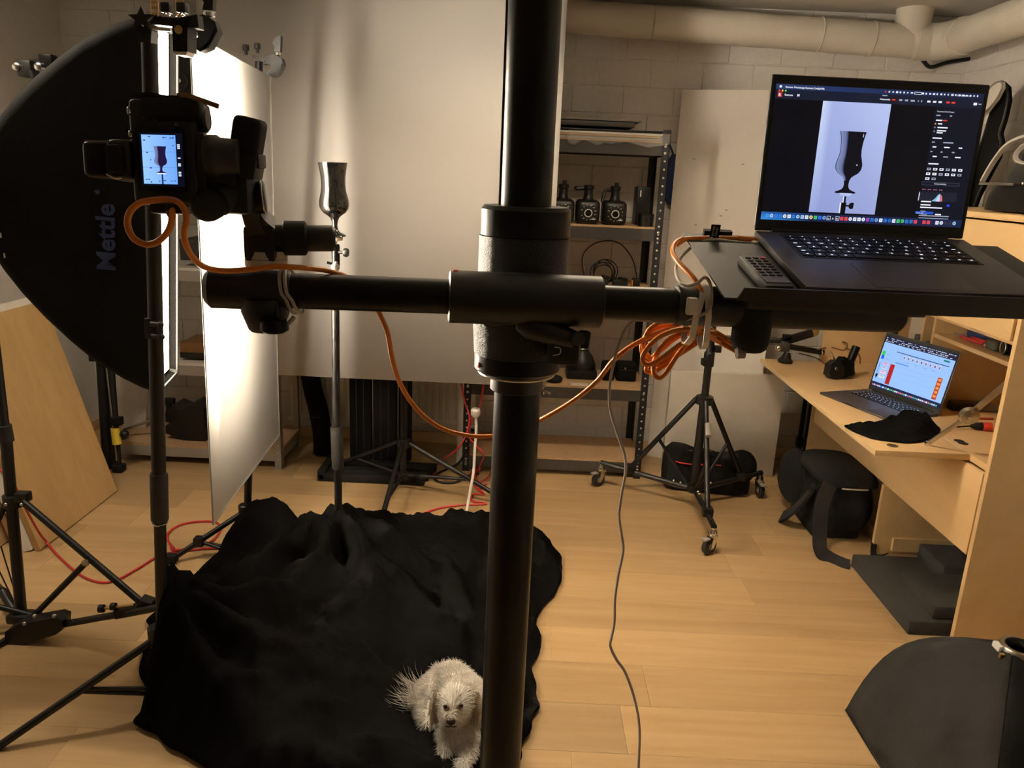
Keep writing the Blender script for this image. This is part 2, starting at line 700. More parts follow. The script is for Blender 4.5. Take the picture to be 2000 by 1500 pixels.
# things on it
mb = MB()
mb.prism(pxpoly([(318, 808), (332, 795), (352, 803), (372, 792), (398, 798), (402, 870), (392, 876), (372, 868), (352, 856), (322, 846), (322, 832), (340, 828), (318, 822)], 3.62), (0, .16, 0))
g = thing('monitor_arm', 'black folded bracket arm lying on the bottom shelf behind the diffusion sheet', 'bracket', at(360, 868, 3.65))
mb.build('bracket', 'black_plastic', g)
MB().tube(at(330, 810, 3.66), at(330, 782, 3.66), .014).build('clamp_post', 'black_plastic', g)
MB().box(at(331, 783, 3.66), (.05, .03, .03), bev=.004).build('clamp_head', 'black_plastic', g)
MB().tube(at(242, 838, 3.62), at(326, 812, 3.66), .008).build('rod', 'steel', g)
MB().ball(at(240, 848, 3.6), .024).build('knob', 'black_plastic', g)
MB().path([at(372, 874, 3.6), at(378, 885, 3.58), at(374, 890, 3.58), at(390, 876, 3.58)], .004).build('hook', 'chrome', g)
solo(MB().prism(pxpoly([(196, 690), (262, 715), (290, 735), (284, 838), (246, 838), (226, 830)], 3.78), (0, .02, 0)), 'partition_board', 'old_white',
     'pale panel standing on the left shelving unit behind the folded stand', 'panel')
fh = thing('ring_fan_head', 'dark flash head with round fan grille on the upper left shelf', 'flash', at(352, 190, 3.62))
MB().boxm(at(330, 240, 3.6), at(378, 112, 3.62) + V((0, .2, 0)), bev=.006).build('housing', 'grip_grey', fh)
MB().torus(at(351, 158, 3.594), (0, 1, 0), .036, .004, 28, 6).build('fan_ring', 'rack_grey', fh)
MB().lathe(at(351, 158, 3.598), (0, -1, 0), [(0, .01), (.006, .008)], 16).build('hub', 'steel', fh)
bx1 = thing('archive_box', 'dark flat box lying on the middle left shelf', 'box', at(368, 700, 3.6))
MB().boxm(at(352, 699, 3.6), at(420, 690, 3.6) + V((0, .2, 0)), bev=.003).build('tray', 'black_plastic', bx1)
MB().boxm(at(352, 688, 3.6), at(420, 672, 3.6) + V((0, .2, 0)), bev=.003).build('lid', 'brown_cable', bx1)
MB().boxm(at(352, 508, 3.6), at(420, 470, 3.6) + V((0, .22, 0)), bev=.004).build('case', 'grip_grey', thing('dark_case', 'dark grey case on the left shelf seen between softbox and diffusion sheet', 'case', at(370, 508, 3.6)))

# ------------------------------------------------------------------ shelving, right (dark boltless)
rk = thing('shelving_unit', 'dark boltless metal shelving unit with chipboard shelves on the right', 'shelf', (.18, 3.82, 0))
RX0, RX1, RY0, RY1 = -.26, .63, 3.64, 4.0
for x, sx in ((RX0, 1), (RX1, -1)):
    for y, sy in ((RY0, 1), (RY1, -1)):
        lpost(x, y, 1.66, sx, sy, 'rack_dark', rk)
SH = (.078, .452, 1.222, 1.6, .925)
for z in SH:
    MB().boxm((RX0 + .004, RY0 + .005, z), (RX1 - .004, RY1 - .005, z + .012)).build('shelf_board', 'shelf_wood', rk)
    for y in (RY0 + .002, RY1 - .006):
        MB().boxm((RX0 + .002, y, z - .052), (RX1 - .002, y + .003, z + .003)).build('beam', 'rack_grey', rk)
    for x in (RX0 + .003, RX1 - .007):
        MB().boxm((x, RY0 + .005, z - .052), (x + .003, RY1 - .006, z - .002)).build('side_beam', 'rack_dark', rk)
    bt = MB()
    for x in (RX1 - .018, RX0 + .018):
        for dz in (-.012, -.04):
            bt.lathe((x, RY0 - .001, z + dz), (0, -1, 0), [(0, .0065), (.002, .0065), (.004, .003)], 10)
    bt.build('rivet', 'steel', rk)['kind'] = 'stuff'

# compact flash heads on the middle shelf
ZS = 1.2345


def flash_head(px, label, lever, first=None):
    c = at(px, 415, 3.72)
    r = thing('studio_flash_head', label, 'flash', (c.x, 3.74, ZS), group='flash heads on the middle shelf')
    x, y = c.x, 3.74
    MB().box((x, y, ZS + .054), (.108, .17, .108), bev=.026, seg=3).build('housing', 'black_plastic', r)
    MB().lathe((x, y - .02, ZS + .104), (0, 0, 1), [(0, .032), (.012, .022), (.028, .020), (.05, .019), (.052, .024), (.066, .024), (.07, .02)], 20).build('neck', 'black_plastic', r)
    MB().torus((x, y - .0865, ZS + .05), (0, 1, 0), .0165, .0022, 28, 6).build('dial_ring', 'label_white', r)
    MB().lathe((x, y - .084, ZS + .05), (0, -1, 0), [(0, .0155), (.005, .014)], 20).build('dial', 'black_satin', r)
    mb = MB()
    random.seed(px)
    for k in range(12):
        t = -1.2 + k * .5
        rr = .033
        mb.box((x + rr * math.sin(t), y - .0862, ZS + .052 + rr * math.cos(t)), (random.uniform(.003, .009), .001, .002))
    mb.box((x + .025, y - .0862, ZS + .024), (.018, .001, .005))
    q = mb.build('markings', 'label_white', r)
    q['kind'] = 'stuff'
    if lever == 1:
        MB().path([(x - .02, y - .02, ZS + .158), (x - .04, y - .02, ZS + .157), (x - .056, y - .02, ZS + .156), (x - .064, y - .02, ZS + .165)], .008).build('lever', 'black_plastic', r)
    if lever == 2:
        MB().path([(x - .02, y - .02, ZS + .152), (x - .04, y - .022, ZS + .155), (x - .052, y - .03, ZS + .14), (x - .06, y - .04, ZS + .1)], .007).build('lever', 'black_plastic', r)
    if lever != 1:
        MB().tube((x + .004, y - .02, ZS + .165), (x + .004, y - .02, ZS + .19), .0095).build('stud', 'black_plastic', r)
    return r


flash_head(1098, 'black flash head on the middle shelf, partly hidden behind the column', 0)
flash_head(1147, 'middle of the three black flash heads, lever sticking out level', 1)
flash_head(1199, 'black flash head with drooping lever, next to the tall black box', 2)
t = thing('battery_pack', 'tall slim black box standing beside the flash heads', 'box', at(1253, 415, 3.8))
c = at(1253, 415, 3.8)
MB().boxm((c.x - .03, 3.78, ZS), (c.x + .032, 3.9, ZS + .175), bev=.006).build('case', 'black_plastic', t)
MB().boxm((c.x - .017, 3.7788, ZS + .13), (c.x - .011, 3.7802, ZS + .16)).build('sticker', 'label_white', t)
c = at(1262, 420, 3.69)
t = thing('lens_cap_cup', 'short black round cup in front of the tall black box', 'cup', (c.x, 3.69, ZS))
MB().lathe((c.x, 3.69, ZS), (0, 0, 1), [(0, .036), (.05, .038), (.055, .038), (.057, .036)], 28).build('cup', 'black_satin', t)
MB().torus((c.x, 3.69, ZS + .045), (0, 0, 1), .0385, .0012, 28, 6).build('rim', 'black_plastic', t)

# cable coil and chargers on the shelf behind the arm
ZD = .9375
c = at(1188, 540, 3.75)
cc = thing('cable_coil', 'loose coil of thin black cable standing among chargers behind the arm', 'cable', (c.x, 3.75, ZD))
mb = MB()
for k in range(5):
    R = .052 + .007 * math.sin(k * 2.1)
    pts = []
    for q in range(14):
        t = 2 * PI * q / 14
        pts.append((c.x - .035 + R * math.cos(t) + .006 * k, 3.75 + .012 * math.sin(t + k) + .01 * k, ZD + .012 + R + R * math.sin(t) * (.98)))
    mb.path(pts, .0028, 6, 4, closed=True)
mb.build('coil', 'dark_cable', cc)
b0 = at(1142, 545, 3.75)
MB().path([(b0.x, 3.74, ZD + .03), at(1138, 500, 3.74), at(1165, 474, 3.74), at(1205, 473, 3.74), at(1232, 500, 3.74), at(1243, 535, 3.74), (at(1243, 548, 3.74).x, 3.74, ZD + .02)], .003, 6).build('looped_lead', 'dark_cable', cc)
random.seed(3)
for px, wd, hh, lab in ((1146, .045, .04, 'small black charger with orange end at the foot of the cable coil'), (1178, .05, .05, 'black charger lying below the cable coil'),
                        (1212, .07, .045, 'bulky black power supply between two chargers'), (1243, .035, .05, 'black charger with orange band near the rear rack post')):
    c = at(px, 550, 3.7)
    q = thing('charger', lab, 'charger', (c.x, 3.72, ZD), group='chargers behind the arm')
    MB().box((c.x, 3.72, ZD + hh / 2), (wd, .05, hh), bev=.006).build('case', 'black_plastic', q)
    if 'orange' in lab:
        MB().box((c.x - wd / 2 - .002, 3.71, ZD + hh * .5), (.006, .03, hh * .7), bev=.001).build('end_cap', 'orange_cable', q)
    else:
        MB().torus((c.x + .01, 3.70, ZD + hh + .004), (.2, .3, 1), .02, .003, 18, 6).build('lead', 'dark_cable', q)

# lower shelf: flash with snoot, pouches, paper
ZE = .4645
c = at(1135, 735, 3.82)
sn = thing('snoot_flash', 'black flash head with a conical snoot standing on the lower shelf', 'flash', (c.x, 3.85, ZE))
MB().box((c.x, 3.85, ZE + .022), (.15, .16, .044), bev=.008).build('base', 'black_plastic', sn)
MB().lathe((c.x, 3.85, ZE + .044), (0, 0, 1), [(0, .072), (.02, .07), (.06, .055), (.085, .034), (.1, .031)], 28).build('bell', 'black_plastic', sn)
MB().lathe((c.x, 3.85, ZE + .144), (.05, -.1, 1), [(0, .031), (.075, .033), (.085, .031), (.085, .026), (.07, .024)], 28).build('snoot', 'black_satin', sn)
MB().lathe((c.x + .0035, 3.843, ZE + .216), (.05, -.1, 1), [(0, .024), (.004, .0255)], 28).build('honeycomb', 'rack_grey', sn)
MB().torus((c.x, 3.85, ZE + .146), (0, 0, 1), .034, .0025, 28, 6).build('collar_ring', 'steel', sn)
c = at(1082, 748, 3.7)
q = thing('dust_blower', 'low dark oval gadget on the lower shelf beside the column', 'gadget', (c.x, 3.7, ZE))
MB().ball((c.x, 3.7, ZE + .018), (.042, .035, .019), 3).build('body', 'black_rubber', q)
MB().tube((c.x - .02, 3.7, ZE + .02), (c.x - .035, 3.7, ZE + .065), .006, .004).build('nozzle', 'black_rubber', q)
for px, lab in ((1187, 'soft black pouch on the lower shelf left of the boxy case'), (1222, 'boxy black case on the lower shelf beside the rear rack post')):
    c = at(px, 735, 3.8)
    q = thing('equipment_pouch', lab, 'case', (c.x, 3.82, ZE))
    wd = .062 if px < 1200 else .1
    hh = .085 if px < 1200 else .088
    MB().box((c.x, 3.82, ZE + hh / 2), (wd, .11, hh), bev=.018, seg=3).build('shell', 'black_fabric', q)
    MB().box((c.x, 3.764, ZE + hh * .68), (wd * .8, .003, .004)).build('zip', 'black_plastic', q)
    MB().box((c.x - .01, 3.764, ZE + hh * .78), (.008, .003, .012), bev=.001).build('zip_pull', 'steel', q)
c = at(1132, 748, 3.66)
solo(MB().box((c.x, 3.668, ZE + .0015), (.085, .05, .003), bev=.0005, seg=1), 'paper_card', 'cream', 'cream card lying at the front edge of the lower shelf', 'card')
# top of the rack: sheets and a plastic film
ZT = 1.6125
q = thing('portfolio_case', 'flat dark portfolio case lying on top of the right shelving unit', 'case', (.15, 3.8, ZT))
MB().boxm((-.1, 3.66, ZT + .052), (.47, 3.97, ZT + .075), bev=.006).build('case', 'rack_grey', q)
MB().boxm((-.1, 3.66, ZT + .078), (.5, 3.97, ZT + .086), bev=.002).build('flap', 'lip_grey', q)
for k, (dx, dz, mm, lab) in enumerate(((.6, .003, 'backdrop_paper', 'lowest white sheet under the portfolio case'), (.59, .014, 'pine_board', 'thin brown sheet second from the bottom under the portfolio case'),
                                       (.61, .024, 'white_board', 'white foam sheet directly under the dark board'), (.6, .036, 'black_plastic', 'thin black board just under the portfolio case'))):
    solo(MB().boxm((-.2, 3.652 + .004 * k, ZT + dz - .003), (dx, 3.98, ZT + dz + .0055), bev=.001), 'craft_sheet', mm, lab, 'sheet', group='sheets on the right shelving unit')
random.seed(11)
P = []
n, mrows = 26, 9
base = [at(1108 + k * 8, 283, 3.62) for k in range(n)]
mb = MB()
grid = []
for j in range(mrows):
    row = []
    for i in range(n):
        t = j / (mrows - 1)
        hang = .055 * (.55 + .45 * noise.noise(V((i * .35, 1, 0)))) if i < 14 else .03 * (1 - abs(i - 20) / 8) + .012
        p = V((base[i].x, 3.633 - .012 * abs(noise.noise(V((i * .7, j * .5, 2)))) - .006, ZT + .03 - t * (hang + .02)))
        row.append(mb.bm.verts.new(p))
    grid.append(row)
for j in range(mrows - 1):
    for i in range(n - 1):
        mb.bm.faces.new((grid[j][i], grid[j][i + 1], grid[j + 1][i + 1], grid[j + 1][i]))
solo(mb, 'plastic_film', 'clear_film', 'crumpled clear plastic film hanging over the top shelf edge', 'film')
# blue bag hanging at the rack's side
c = at(1312, 340, 3.66)
bb = thing('blue_bag', 'dark blue bag hanging at the side of the right shelving unit', 'bag', (.735, 4.022, 1.4))
mb = MB()
z0_, z1_ = at(1300, 400, 4.02).z, at(1300, 300, 4.02).z
rings = []
for k in range(11):
    t = k / 10
    hw = math.sin(PI * min(.97, .06 + .88 * t)) ** .55
    rings.append([V((.735 + .062 * hw * math.cos(a), 4.022 + .026 * hw * math.sin(a), z0_ + (z1_ - z0_) * t)) for a in [2 * PI * q / 18 for q in range(18)]])
mb.ringloft(rings)
mb.build('body', 'blue_bag', bb)
MB().path([(.72, 4.02, z1_ - .01), (.69, 4.02, z1_ + .05), (.66, 4.01, z1_ + .1)], 0, flat=(.03, .004, (0, 1, 0))).build('strap', 'blue_bag', bb)

# ------------------------------------------------------------------ boards at the right
p0 = at(1330, 175, 3.98)
p1 = at(1518, 172, 3.8)
zt = p0.z
bl, br = V((p0.x, 3.98, 0)), V((1.225, 3.8, 0))
nrm = V((-(br - bl).y, (br - bl).x, 0)).normalized() * .02
mb = MB().prism([bl, br, br + V((0, 0, zt)), bl + V((.006, 0, zt))], nrm)
tb = thing('foam_board', 'tall white foam board standing behind the laptop tray', 'board', (bl + br) / 2)
mb.build('board', 'white_board', tb)
dm = MB()
for k in range(7):
    t, z = random.uniform(.1, .9), random.uniform(.7, 1.75)
    p = bl.lerp(br, t) + V((0, -.0012, z))
    dm.box(p, (.012, .0016, .004))
dm.build('scuffs', 'lip_grey', tb)['kind'] = 'stuff'
solo(MB().boxm((.757, 3.752, 0), (1.325, 3.785, .535), bev=.004), 'insulation_panel', 'old_white', 'low worn white panel leaning behind the wheeled stand', 'panel')

# black bag with red print
bg = thing('equipment_bag', 'low black bag with a red zip cord lying behind the wheeled stand', 'bag', (.93, 3.6, 0))
c0, c1 = fl(1288, 945), fl(1452, 962)
mb = MB()
rings = []
for k in range(13):
    t = k / 12
    x = .735 + .385 * t
    h = .205 - .03 * t + .012 * math.sin(t * 9)
    yb = 3.585 - .06 * t
    e = .84 if k in (0, 12) else 1
    prof = [(-.07, .01), (-.078, .05), (-.075, h * .7), (-.045, h), (.04, h), (.075, h * .7), (.078, .05), (.07, .01)]
    rings.append([V((x, yb + a * e, b * e + (1 - e) * .06)) for a, b in prof])
mb.ringloft(rings)
mb.build('body', 'black_fabric', bg)
mb = MB()
mb.ball((1.09, 3.53, .13), (.075, .06, .085), 3)
mb.build('end_pocket', 'black_fabric', bg)
MB().path([at(1318, 901, 3.498), at(1335, 905, 3.49), at(1352, 907, 3.485)], .0035).build('zip_cord', 'red_cable', bg)
MB().path([at(1361, 908, 3.478), at(1373, 908, 3.47)], .004).build('zip_cord', 'red_cable', bg)
MB().path([at(1392, 908, 3.46), at(1409, 909, 3.455)], .0025).build('zip_cord', 'dull_red', bg)
lt = MB()
for x0, x1 in ((1345, 1353), (1364, 1373), (1384, 1391)):
    lt.box(at((x0 + x1) / 2, 880, 3.5), ((x1 - x0) * .0022, .003, .006))
lt.build('lettering', 'brown_cable', bg)['kind'] = 'stuff'
MB().path([V((.80, 3.5, .03)), V((.8, 3.497, .15)), V((.84, 3.53, .2)), V((.95, 3.53, .19)), V((1.0, 3.5, .15))], 0, flat=(.03, .004, (1, 0, 0))).build('strap', 'black_fabric', bg)

# ------------------------------------------------------------------ secretary cabinet
FX = 1.484
Y0, Y1 = 2.305, 3.78
cab = thing('secretary_cabinet', 'beech secretary cabinet with its writing flap folded down on the right', 'cabinet', (1.78, 3.04, 0))
MB().boxm((FX, Y0, 0), (2.06, Y0 + .019, 1.39), bev=.001, ).build('side_panel', 'beech', cab)
MB().boxm((FX, Y1 - .019, 0), (2.06, Y1, 1.39), bev=.001).build('side_panel', 'beech', cab)
MB().boxm((FX + .002, Y0 + .019, 1.369), (2.06, Y1 - .019, 1.388), bev=.001).build('top_board', 'beech', cab)
dr = MB().boxm((FX + .012, Y0 + .055, 1.015), (FX + .03, Y1 - .03, 1.363), bev=.001).build('door', 'beech', cab)
MB().boxm((FX + .02, Y0 + .019, 1.015), (FX + .032, Y0 + .05, 1.363)).build('door_stile', 'beech', cab)
MB().boxm((FX + .035, Y0 + .019, 1.0), (2.05, Y1 - .019, 1.014)).build('shelf', 'beech', cab)
MB().boxm((FX + .012, Y0 + .045, .30), (FX + .03, Y1 - .019, .585), bev=.001).build('apron', 'beech', cab)
MB().boxm((FX + .035, Y0 + .019, .30), (FX + .05, Y0 + .044, .59)).build('apron_stile', 'beech', cab)
MB().boxm((FX + .02, Y0 + .019, .594), (2.06, Y1 - .019, .615)).build('desk_board', 'beech', cab)
flap = MB().boxm((1.192, 2.447, .595), (FX + .017, 3.766, .615), bev=.001).build('writing_flap', 'beech', cab)
MB().boxm((1.1905, 2.447, .595), (1.1925, 3.766, .6148)).build('edge_band', 'beech_edge', flap)
MB().lathe((1.27, 2.50, .6155), (0, 0, 1), [(0, .018), (.001, .018)], 20).build('lock_plate', 'steel', flap)
hg = MB()
for y in (2.56, 2.585):
    hg.lathe((FX + .055, y, .6155), (0, 0, 1), [(0, .017), (.001, .017), (.0012, .013)], 20)
hg.build('hinge_cups', 'grip_grey', cab)
MB().boxm((FX + .0165, 2.45, .6145), (FX + .02, 3.76, .6156)).build('hinge_gap', 'hole_light', cab)
MB().boxm((2.04, Y0 + .019, .0), (2.052, Y1 - .019, 1.37)).build('back_panel', 'beech', cab)
MB().boxm((1.66, Y0 + .02, .883), (2.04, 3.10, .899), bev=.001).build('pigeonhole_shelf', 'beech', cab)
MB().boxm((1.66, 3.10, .615), (2.04, 3.117, 1.0), bev=.001).build('divider', 'beech', cab)
MB().boxm((1.72, 3.3, .615), (2.04, 3.317, 1.0), bev=.001).build('divider', 'beech', cab)
MB().boxm((FX + .004, 2.94, 0), (2.04, 2.958, .3), bev=.001).build('lower_divider', 'beech', cab)
MB().boxm((1.56, 2.925, .018), (2.04, 2.939, .075)).build('plinth_rail', 'beech_edge', cab)
MB().boxm((FX + .06, 2.96, 0), (FX + .075, Y1 - .02, .05)).build('plinth_rail', 'beech_edge', cab)
st = MB()
s0, s1, s2 = V((1.40, 2.515, .628)), V((1.469, 2.44, .75)), V((1.515, 2.345, .895))
ar = MB().path([s0, s0.lerp(s1, .5), s1], 0, flat=(.014, .006, (1, 0, -.5)), smooth=False).build('flap_stay', 'steel', cab)
MB().path([s1 + V((.003, .007, 0)), s2], 0, flat=(.02, .006, (1, 0, -.5)), smooth=False).build('flap_stay', 'steel', cab)
jd = (s1 - s0).cross(V((1, 0, -.5))).normalized()
MB().lathe(s1 - jd * .012, jd, [(0, .026), (.003, .03), (.02, .03), (.023, .026)], 28).build('stay_joint', 'steel', cab)
MB().lathe(s1 - jd * .0135, jd, [(0, .006), (.003, .006)], 12).build('stay_rivet', 'chrome', cab)
MB().box(s0 + V((-.004, 0, -.005)), (.02, .012, .018), bev=.002).build('stay_foot', 'chrome', cab)
# contents of the pigeon holes
ZP = .8995
solo(MB().boxm((1.760, 2.84, ZP), (2.03, 3.05, ZP + .05), bev=.003), 'blue_box', 'blue_plastic', 'dark blue box lying on the upper inner shelf of the cabinet', 'box')
q = thing('pliers', 'red handled tool lying on the inner shelf in front of the blue box', 'tool', (1.740, 2.900, ZP))
MB().path([(1.700, 2.980, ZP + .012), (1.705, 2.900, ZP + .012), (1.710, 2.840, ZP + .012)], .007).build('handle', 'dull_red', q)
MB().path([(1.720, 2.940, ZP + .014), (1.740, 2.860, ZP + .012), (1.740, 2.790, ZP + .012)], .008).build('handle', 'red_plastic', q)
MB().box((1.715, 3.010, ZP + .012), (.02, .06, .012), bev=.003).build('jaw', 'steel', q)
q = thing('tape_dispenser', 'olive rounded gadget on the inner shelf next to the red tool', 'gadget', (1.740, 2.760, ZP))
MB().box((1.730, 2.80, ZP + .02), (.05, .07, .04), bev=.014, seg=3).build('shell', 'dark_olive', q)
MB().ball((1.703, 2.82, ZP + .012), .007, 2).build('button', 'steel', q)
q = thing('pocket_torch', 'black round gadget with shiny rim on the inner shelf by the side panel', 'gadget', (1.730, 2.640, ZP))
MB().lathe((1.740, 2.715, ZP + .026), (-1, .15, 0), [(-.04, .02), (0, .026), (.03, .026), (.034, .02)], 24).build('body', 'black_satin', q)
MB().torus((1.706, 2.72, ZP + .026), (-1, .15, 0), .022, .002, 24, 6).build('rim', 'steel', q)
solo(MB().box((1.760, 2.600, ZP + .012), (.09, .05, .024), bev=.006), 'cable_box', 'black_plastic', 'small dark box at the near end of the inner shelf', 'box')
q = thing('paper_stack', 'stack of pale papers standing in the left pigeonhole of the cabinet', 'papers', (1.88, 3.42, .616))
MB().boxm((1.76, 3.36, .616), (2.02, 3.5, .98), bev=.002).build('sheets', 'old_white', q)
for k, (x, y, r_, lab) in enumerate(((1.73, 3.345, .022, 'small dark jar in front of the pale papers'), (1.70, 3.2, .02, 'dark little pot between the two dividers'), (1.72, 3.56, .02, 'small dark bottle at the far end of the pigeonholes'))):
    q = thing('small_jar', lab, 'jar', (x, y, .616))
    MB().lathe((x, y, .616), (0, 0, 1), [(0, r_), (.2, r_), (.21, r_ * .8)], 18).build('jar', 'dark_olive' if k == 0 else 'black_plastic', q)
    MB().lathe((x, y, .826), (0, 0, 1), [(0, r_ * .8), (.018, r_ * .8)], 18).build('lid', 'dull_red' if k == 2 else 'black_plastic', q)

# second laptop on the flap
LW, LD = .366, .250


def laptop(name, label, M, W, D, lid, keys_each, scr):
    r = thing(name, label, 'laptop', M=M)
    b = MB().box((0, -D / 2, .0035), (W, D, .011), bev=.004).build('base', 'alu_dark', r, local=True)
    MB().box((0, -D * .30, .0092), (W * .80, D * .43, .0008)).build('key_well', 'key_black', b, local=True)
    rows = [(14, .006), (14, .0145), (14, .0145), (13, .0145), (12, .0145), (10, .0145)]
    yy = -D * .115
    wid = W * .78
    lg = MB()
    key = None
    allk = MB()
    chars = ['', '^1234567890ß´', ' QWERTZUIOPÜ+', ' ASDFGHJKLÖÄ#', ' <YXCVBNM,.-', '']
    for ri, (n, h) in enumerate(rows):
        h = h * D / .246
        cell = wid / n
        for k in range(n):
            cw = cell
            cx = -wid / 2 + cell * (k + .5)
            if ri == 5:
                ws = [1, 1, 1, 1.25, 5, 1.25, 1, 1, 1, 1]
                tot = sum(ws)
                cw = wid * ws[k] / tot
                cx = -wid / 2 + wid * (sum(ws[:k]) + ws[k] / 2) / tot
            sz = (cw - .0026, h - .0004, .0016)
            if keys_each:
                kk = MB().box((0, 0, 0), sz, bev=.0006, seg=1).build('key', 'key_black', b, local=True)
                kk.location = (cx, yy - h / 2, .0103)
            else:
                allk.box((cx, yy - h / 2, .0103), sz)
            ch = chars[ri][k] if ri < len(chars) and k < len(chars[ri]) else ''
            if keys_each and ch.strip():
                lg.text(ch, .0062, Matrix.Translation((cx - .0022, yy - h / 2 - .0018, .01125)), bold=.0001)
            elif ch.strip() or ri in (0, 5):
                if not (ri == 5 and k == 4):
                    lg.box((cx, yy - h / 2, .01125), (.0035 if ri not in (0,) else .0022, .0022 if ri not in (0,) else .0010, .0002))
            else:
                lg.box((cx - cw * .15, yy - h / 2 - .003, .01125), (.006, .0018, .0002))
        yy -= h + .0028
    if not keys_each:
        q = allk.build('keys', 'key_black', b, local=True)
        q['kind'] = 'stuff'
    q = lg.build('key_legends', 'key_light', b, local=True)
    q['kind'] = 'stuff'
    MB().box((0, -D * .78, .0092), (W * .42, D * .38, .0005), bev=.0002, seg=1).build('trackpad', 'alu_dark', b, local=True)
    mb = MB().box((0, -D - .0001, .004), (W * .18, .003, .004), bev=.001, seg=1).build('finger_notch', 'black_plastic', b, local=True)
    ML = Matrix.Translation((0, 0.001, .008)) @ Matrix.Rotation(-lid, 4, 'X')
    # lid plane: local x right, z up, front face towards -y
    l = MB().box((0, .0035, D / 2), (W, .006, D), M=ML, bev=.0028).build('lid', 'alu_dark', r, local=True)
    MB().box((0, .0002, D / 2), (W - .004, .001, D - .004), M=ML).build('bezel', 'key_black', l, local=True)
    MB().tube((-W * .42, .002, .008), (W * .42, .002, .008), .0055, seg=12).build('hinge', 'black_plastic', r, local=True)
    tx = MB().text('MacBook Pro', .0062, ML @ frame((0, -.0006, .0062), (1, 0, 0), (0, 0, 1)), align='CENTER')
    tx.build('wordmark', 'grip_grey', l, local=True)
    s = MB()
    SW, SH_ = W * .955, D * .865
    z0 = D * .075
    s.SW, s.SH = SW, SH_

    class Scr:
        lay = 0

        def T(_, u, v, d):               # u right 0..1, v down 0..1
            return ML @ V((-SW / 2 + SW * u, -.0006 - d, z0 + SH_ * (1 - v)))

        def rect(_, u0, v0, u1, v1, col, d=None):
            _.lay += 1
            d = _.lay * 2e-6 if d is None else d
            s.quad([_.T(u0, v0, d), _.T(u1, v0, d), _.T(u1, v1, d), _.T(u0, v1, d)], col)

        def poly(_, pts, col):
            _.lay += 1
            s.quad([_.T(u, v, _.lay * 2e-6) for u, v in pts], col)

        def write(_, t, u, v, size, col, align='LEFT', bold=0):
            _.lay += 1
            o = _.T(u, v, _.lay * 2e-6)
            s.text(t, size, frame(o, ML.to_3x3() @ V((1, 0, 0)), ML.to_3x3() @ V((0, 0, 1))), col, align=align, bold=bold)

        def disc(_, u, v, rr, col, n=14):
            _.poly([(u + rr * math.cos(2 * PI * k / n), v + rr * SW / SH_ * math.sin(2 * PI * k / n)) for k in range(n)], col)
    scr(Scr())
    s.build('screen', 'display', l, local=True, smooth=False)
    return r


GLASS = [(0, .50), (.012, .505), (.10, .46), (.2, .425), (.3, .415), (.38, .43), (.46, .485), (.52, .52), (.57, .52), (.62, .49), (.67, .4), (.71, .25), (.74, .16), (.79, .105), (.85, .09), (.9, .105), (.935, .16), (.96, .3), (.975, .40), (.99, .41), (1.0, .34)]


def glass_at(sc, uc, v0, v1, wid, dark=(.004, .004, .008)):
    n = len(GLASS)
    for k in range(n - 1):
        t0, a0 = GLASS[k]
        t1, a1 = GLASS[k + 1]
        va, vb = v0 + (v1 - v0) * t0, v0 + (v1 - v0) * t1
        sc.poly([(uc - wid * a0, va), (uc + wid * a0, va), (uc + wid * a1, vb), (uc - wid * a1, vb)], dark)
    for k in range(n - 8):
        t0, a0 = GLASS[k]
        t1, a1 = GLASS[k + 1]
        va, vb = v0 + (v1 - v0) * t0, v0 + (v1 - v0) * t1
        l0, l1 = (.13, .16, .33), (.004, .004, .01)
        hi = (.2, .25, .46)
        sc.poly([(uc - wid * a0 * .95, va), (uc - wid * a0 * .55, va), (uc - wid * a1 * .55, vb), (uc - wid * a1 * .95, vb)], [hi, l0, l0, hi])
        sc.poly([(uc - wid * a0 * .55, va), (uc - wid * a0 * .35, va), (uc - wid * a1 * .35, vb), (uc - wid * a1 * .55, vb)], [l0, l1, l1, l0])


def hexc(r, g, b):
    f = lambda c: (c / 255 / 12.92) if c <= 10 else ((c / 255 + .055) / 1.055) ** 2.4
    return (f(r), f(g), f(b))


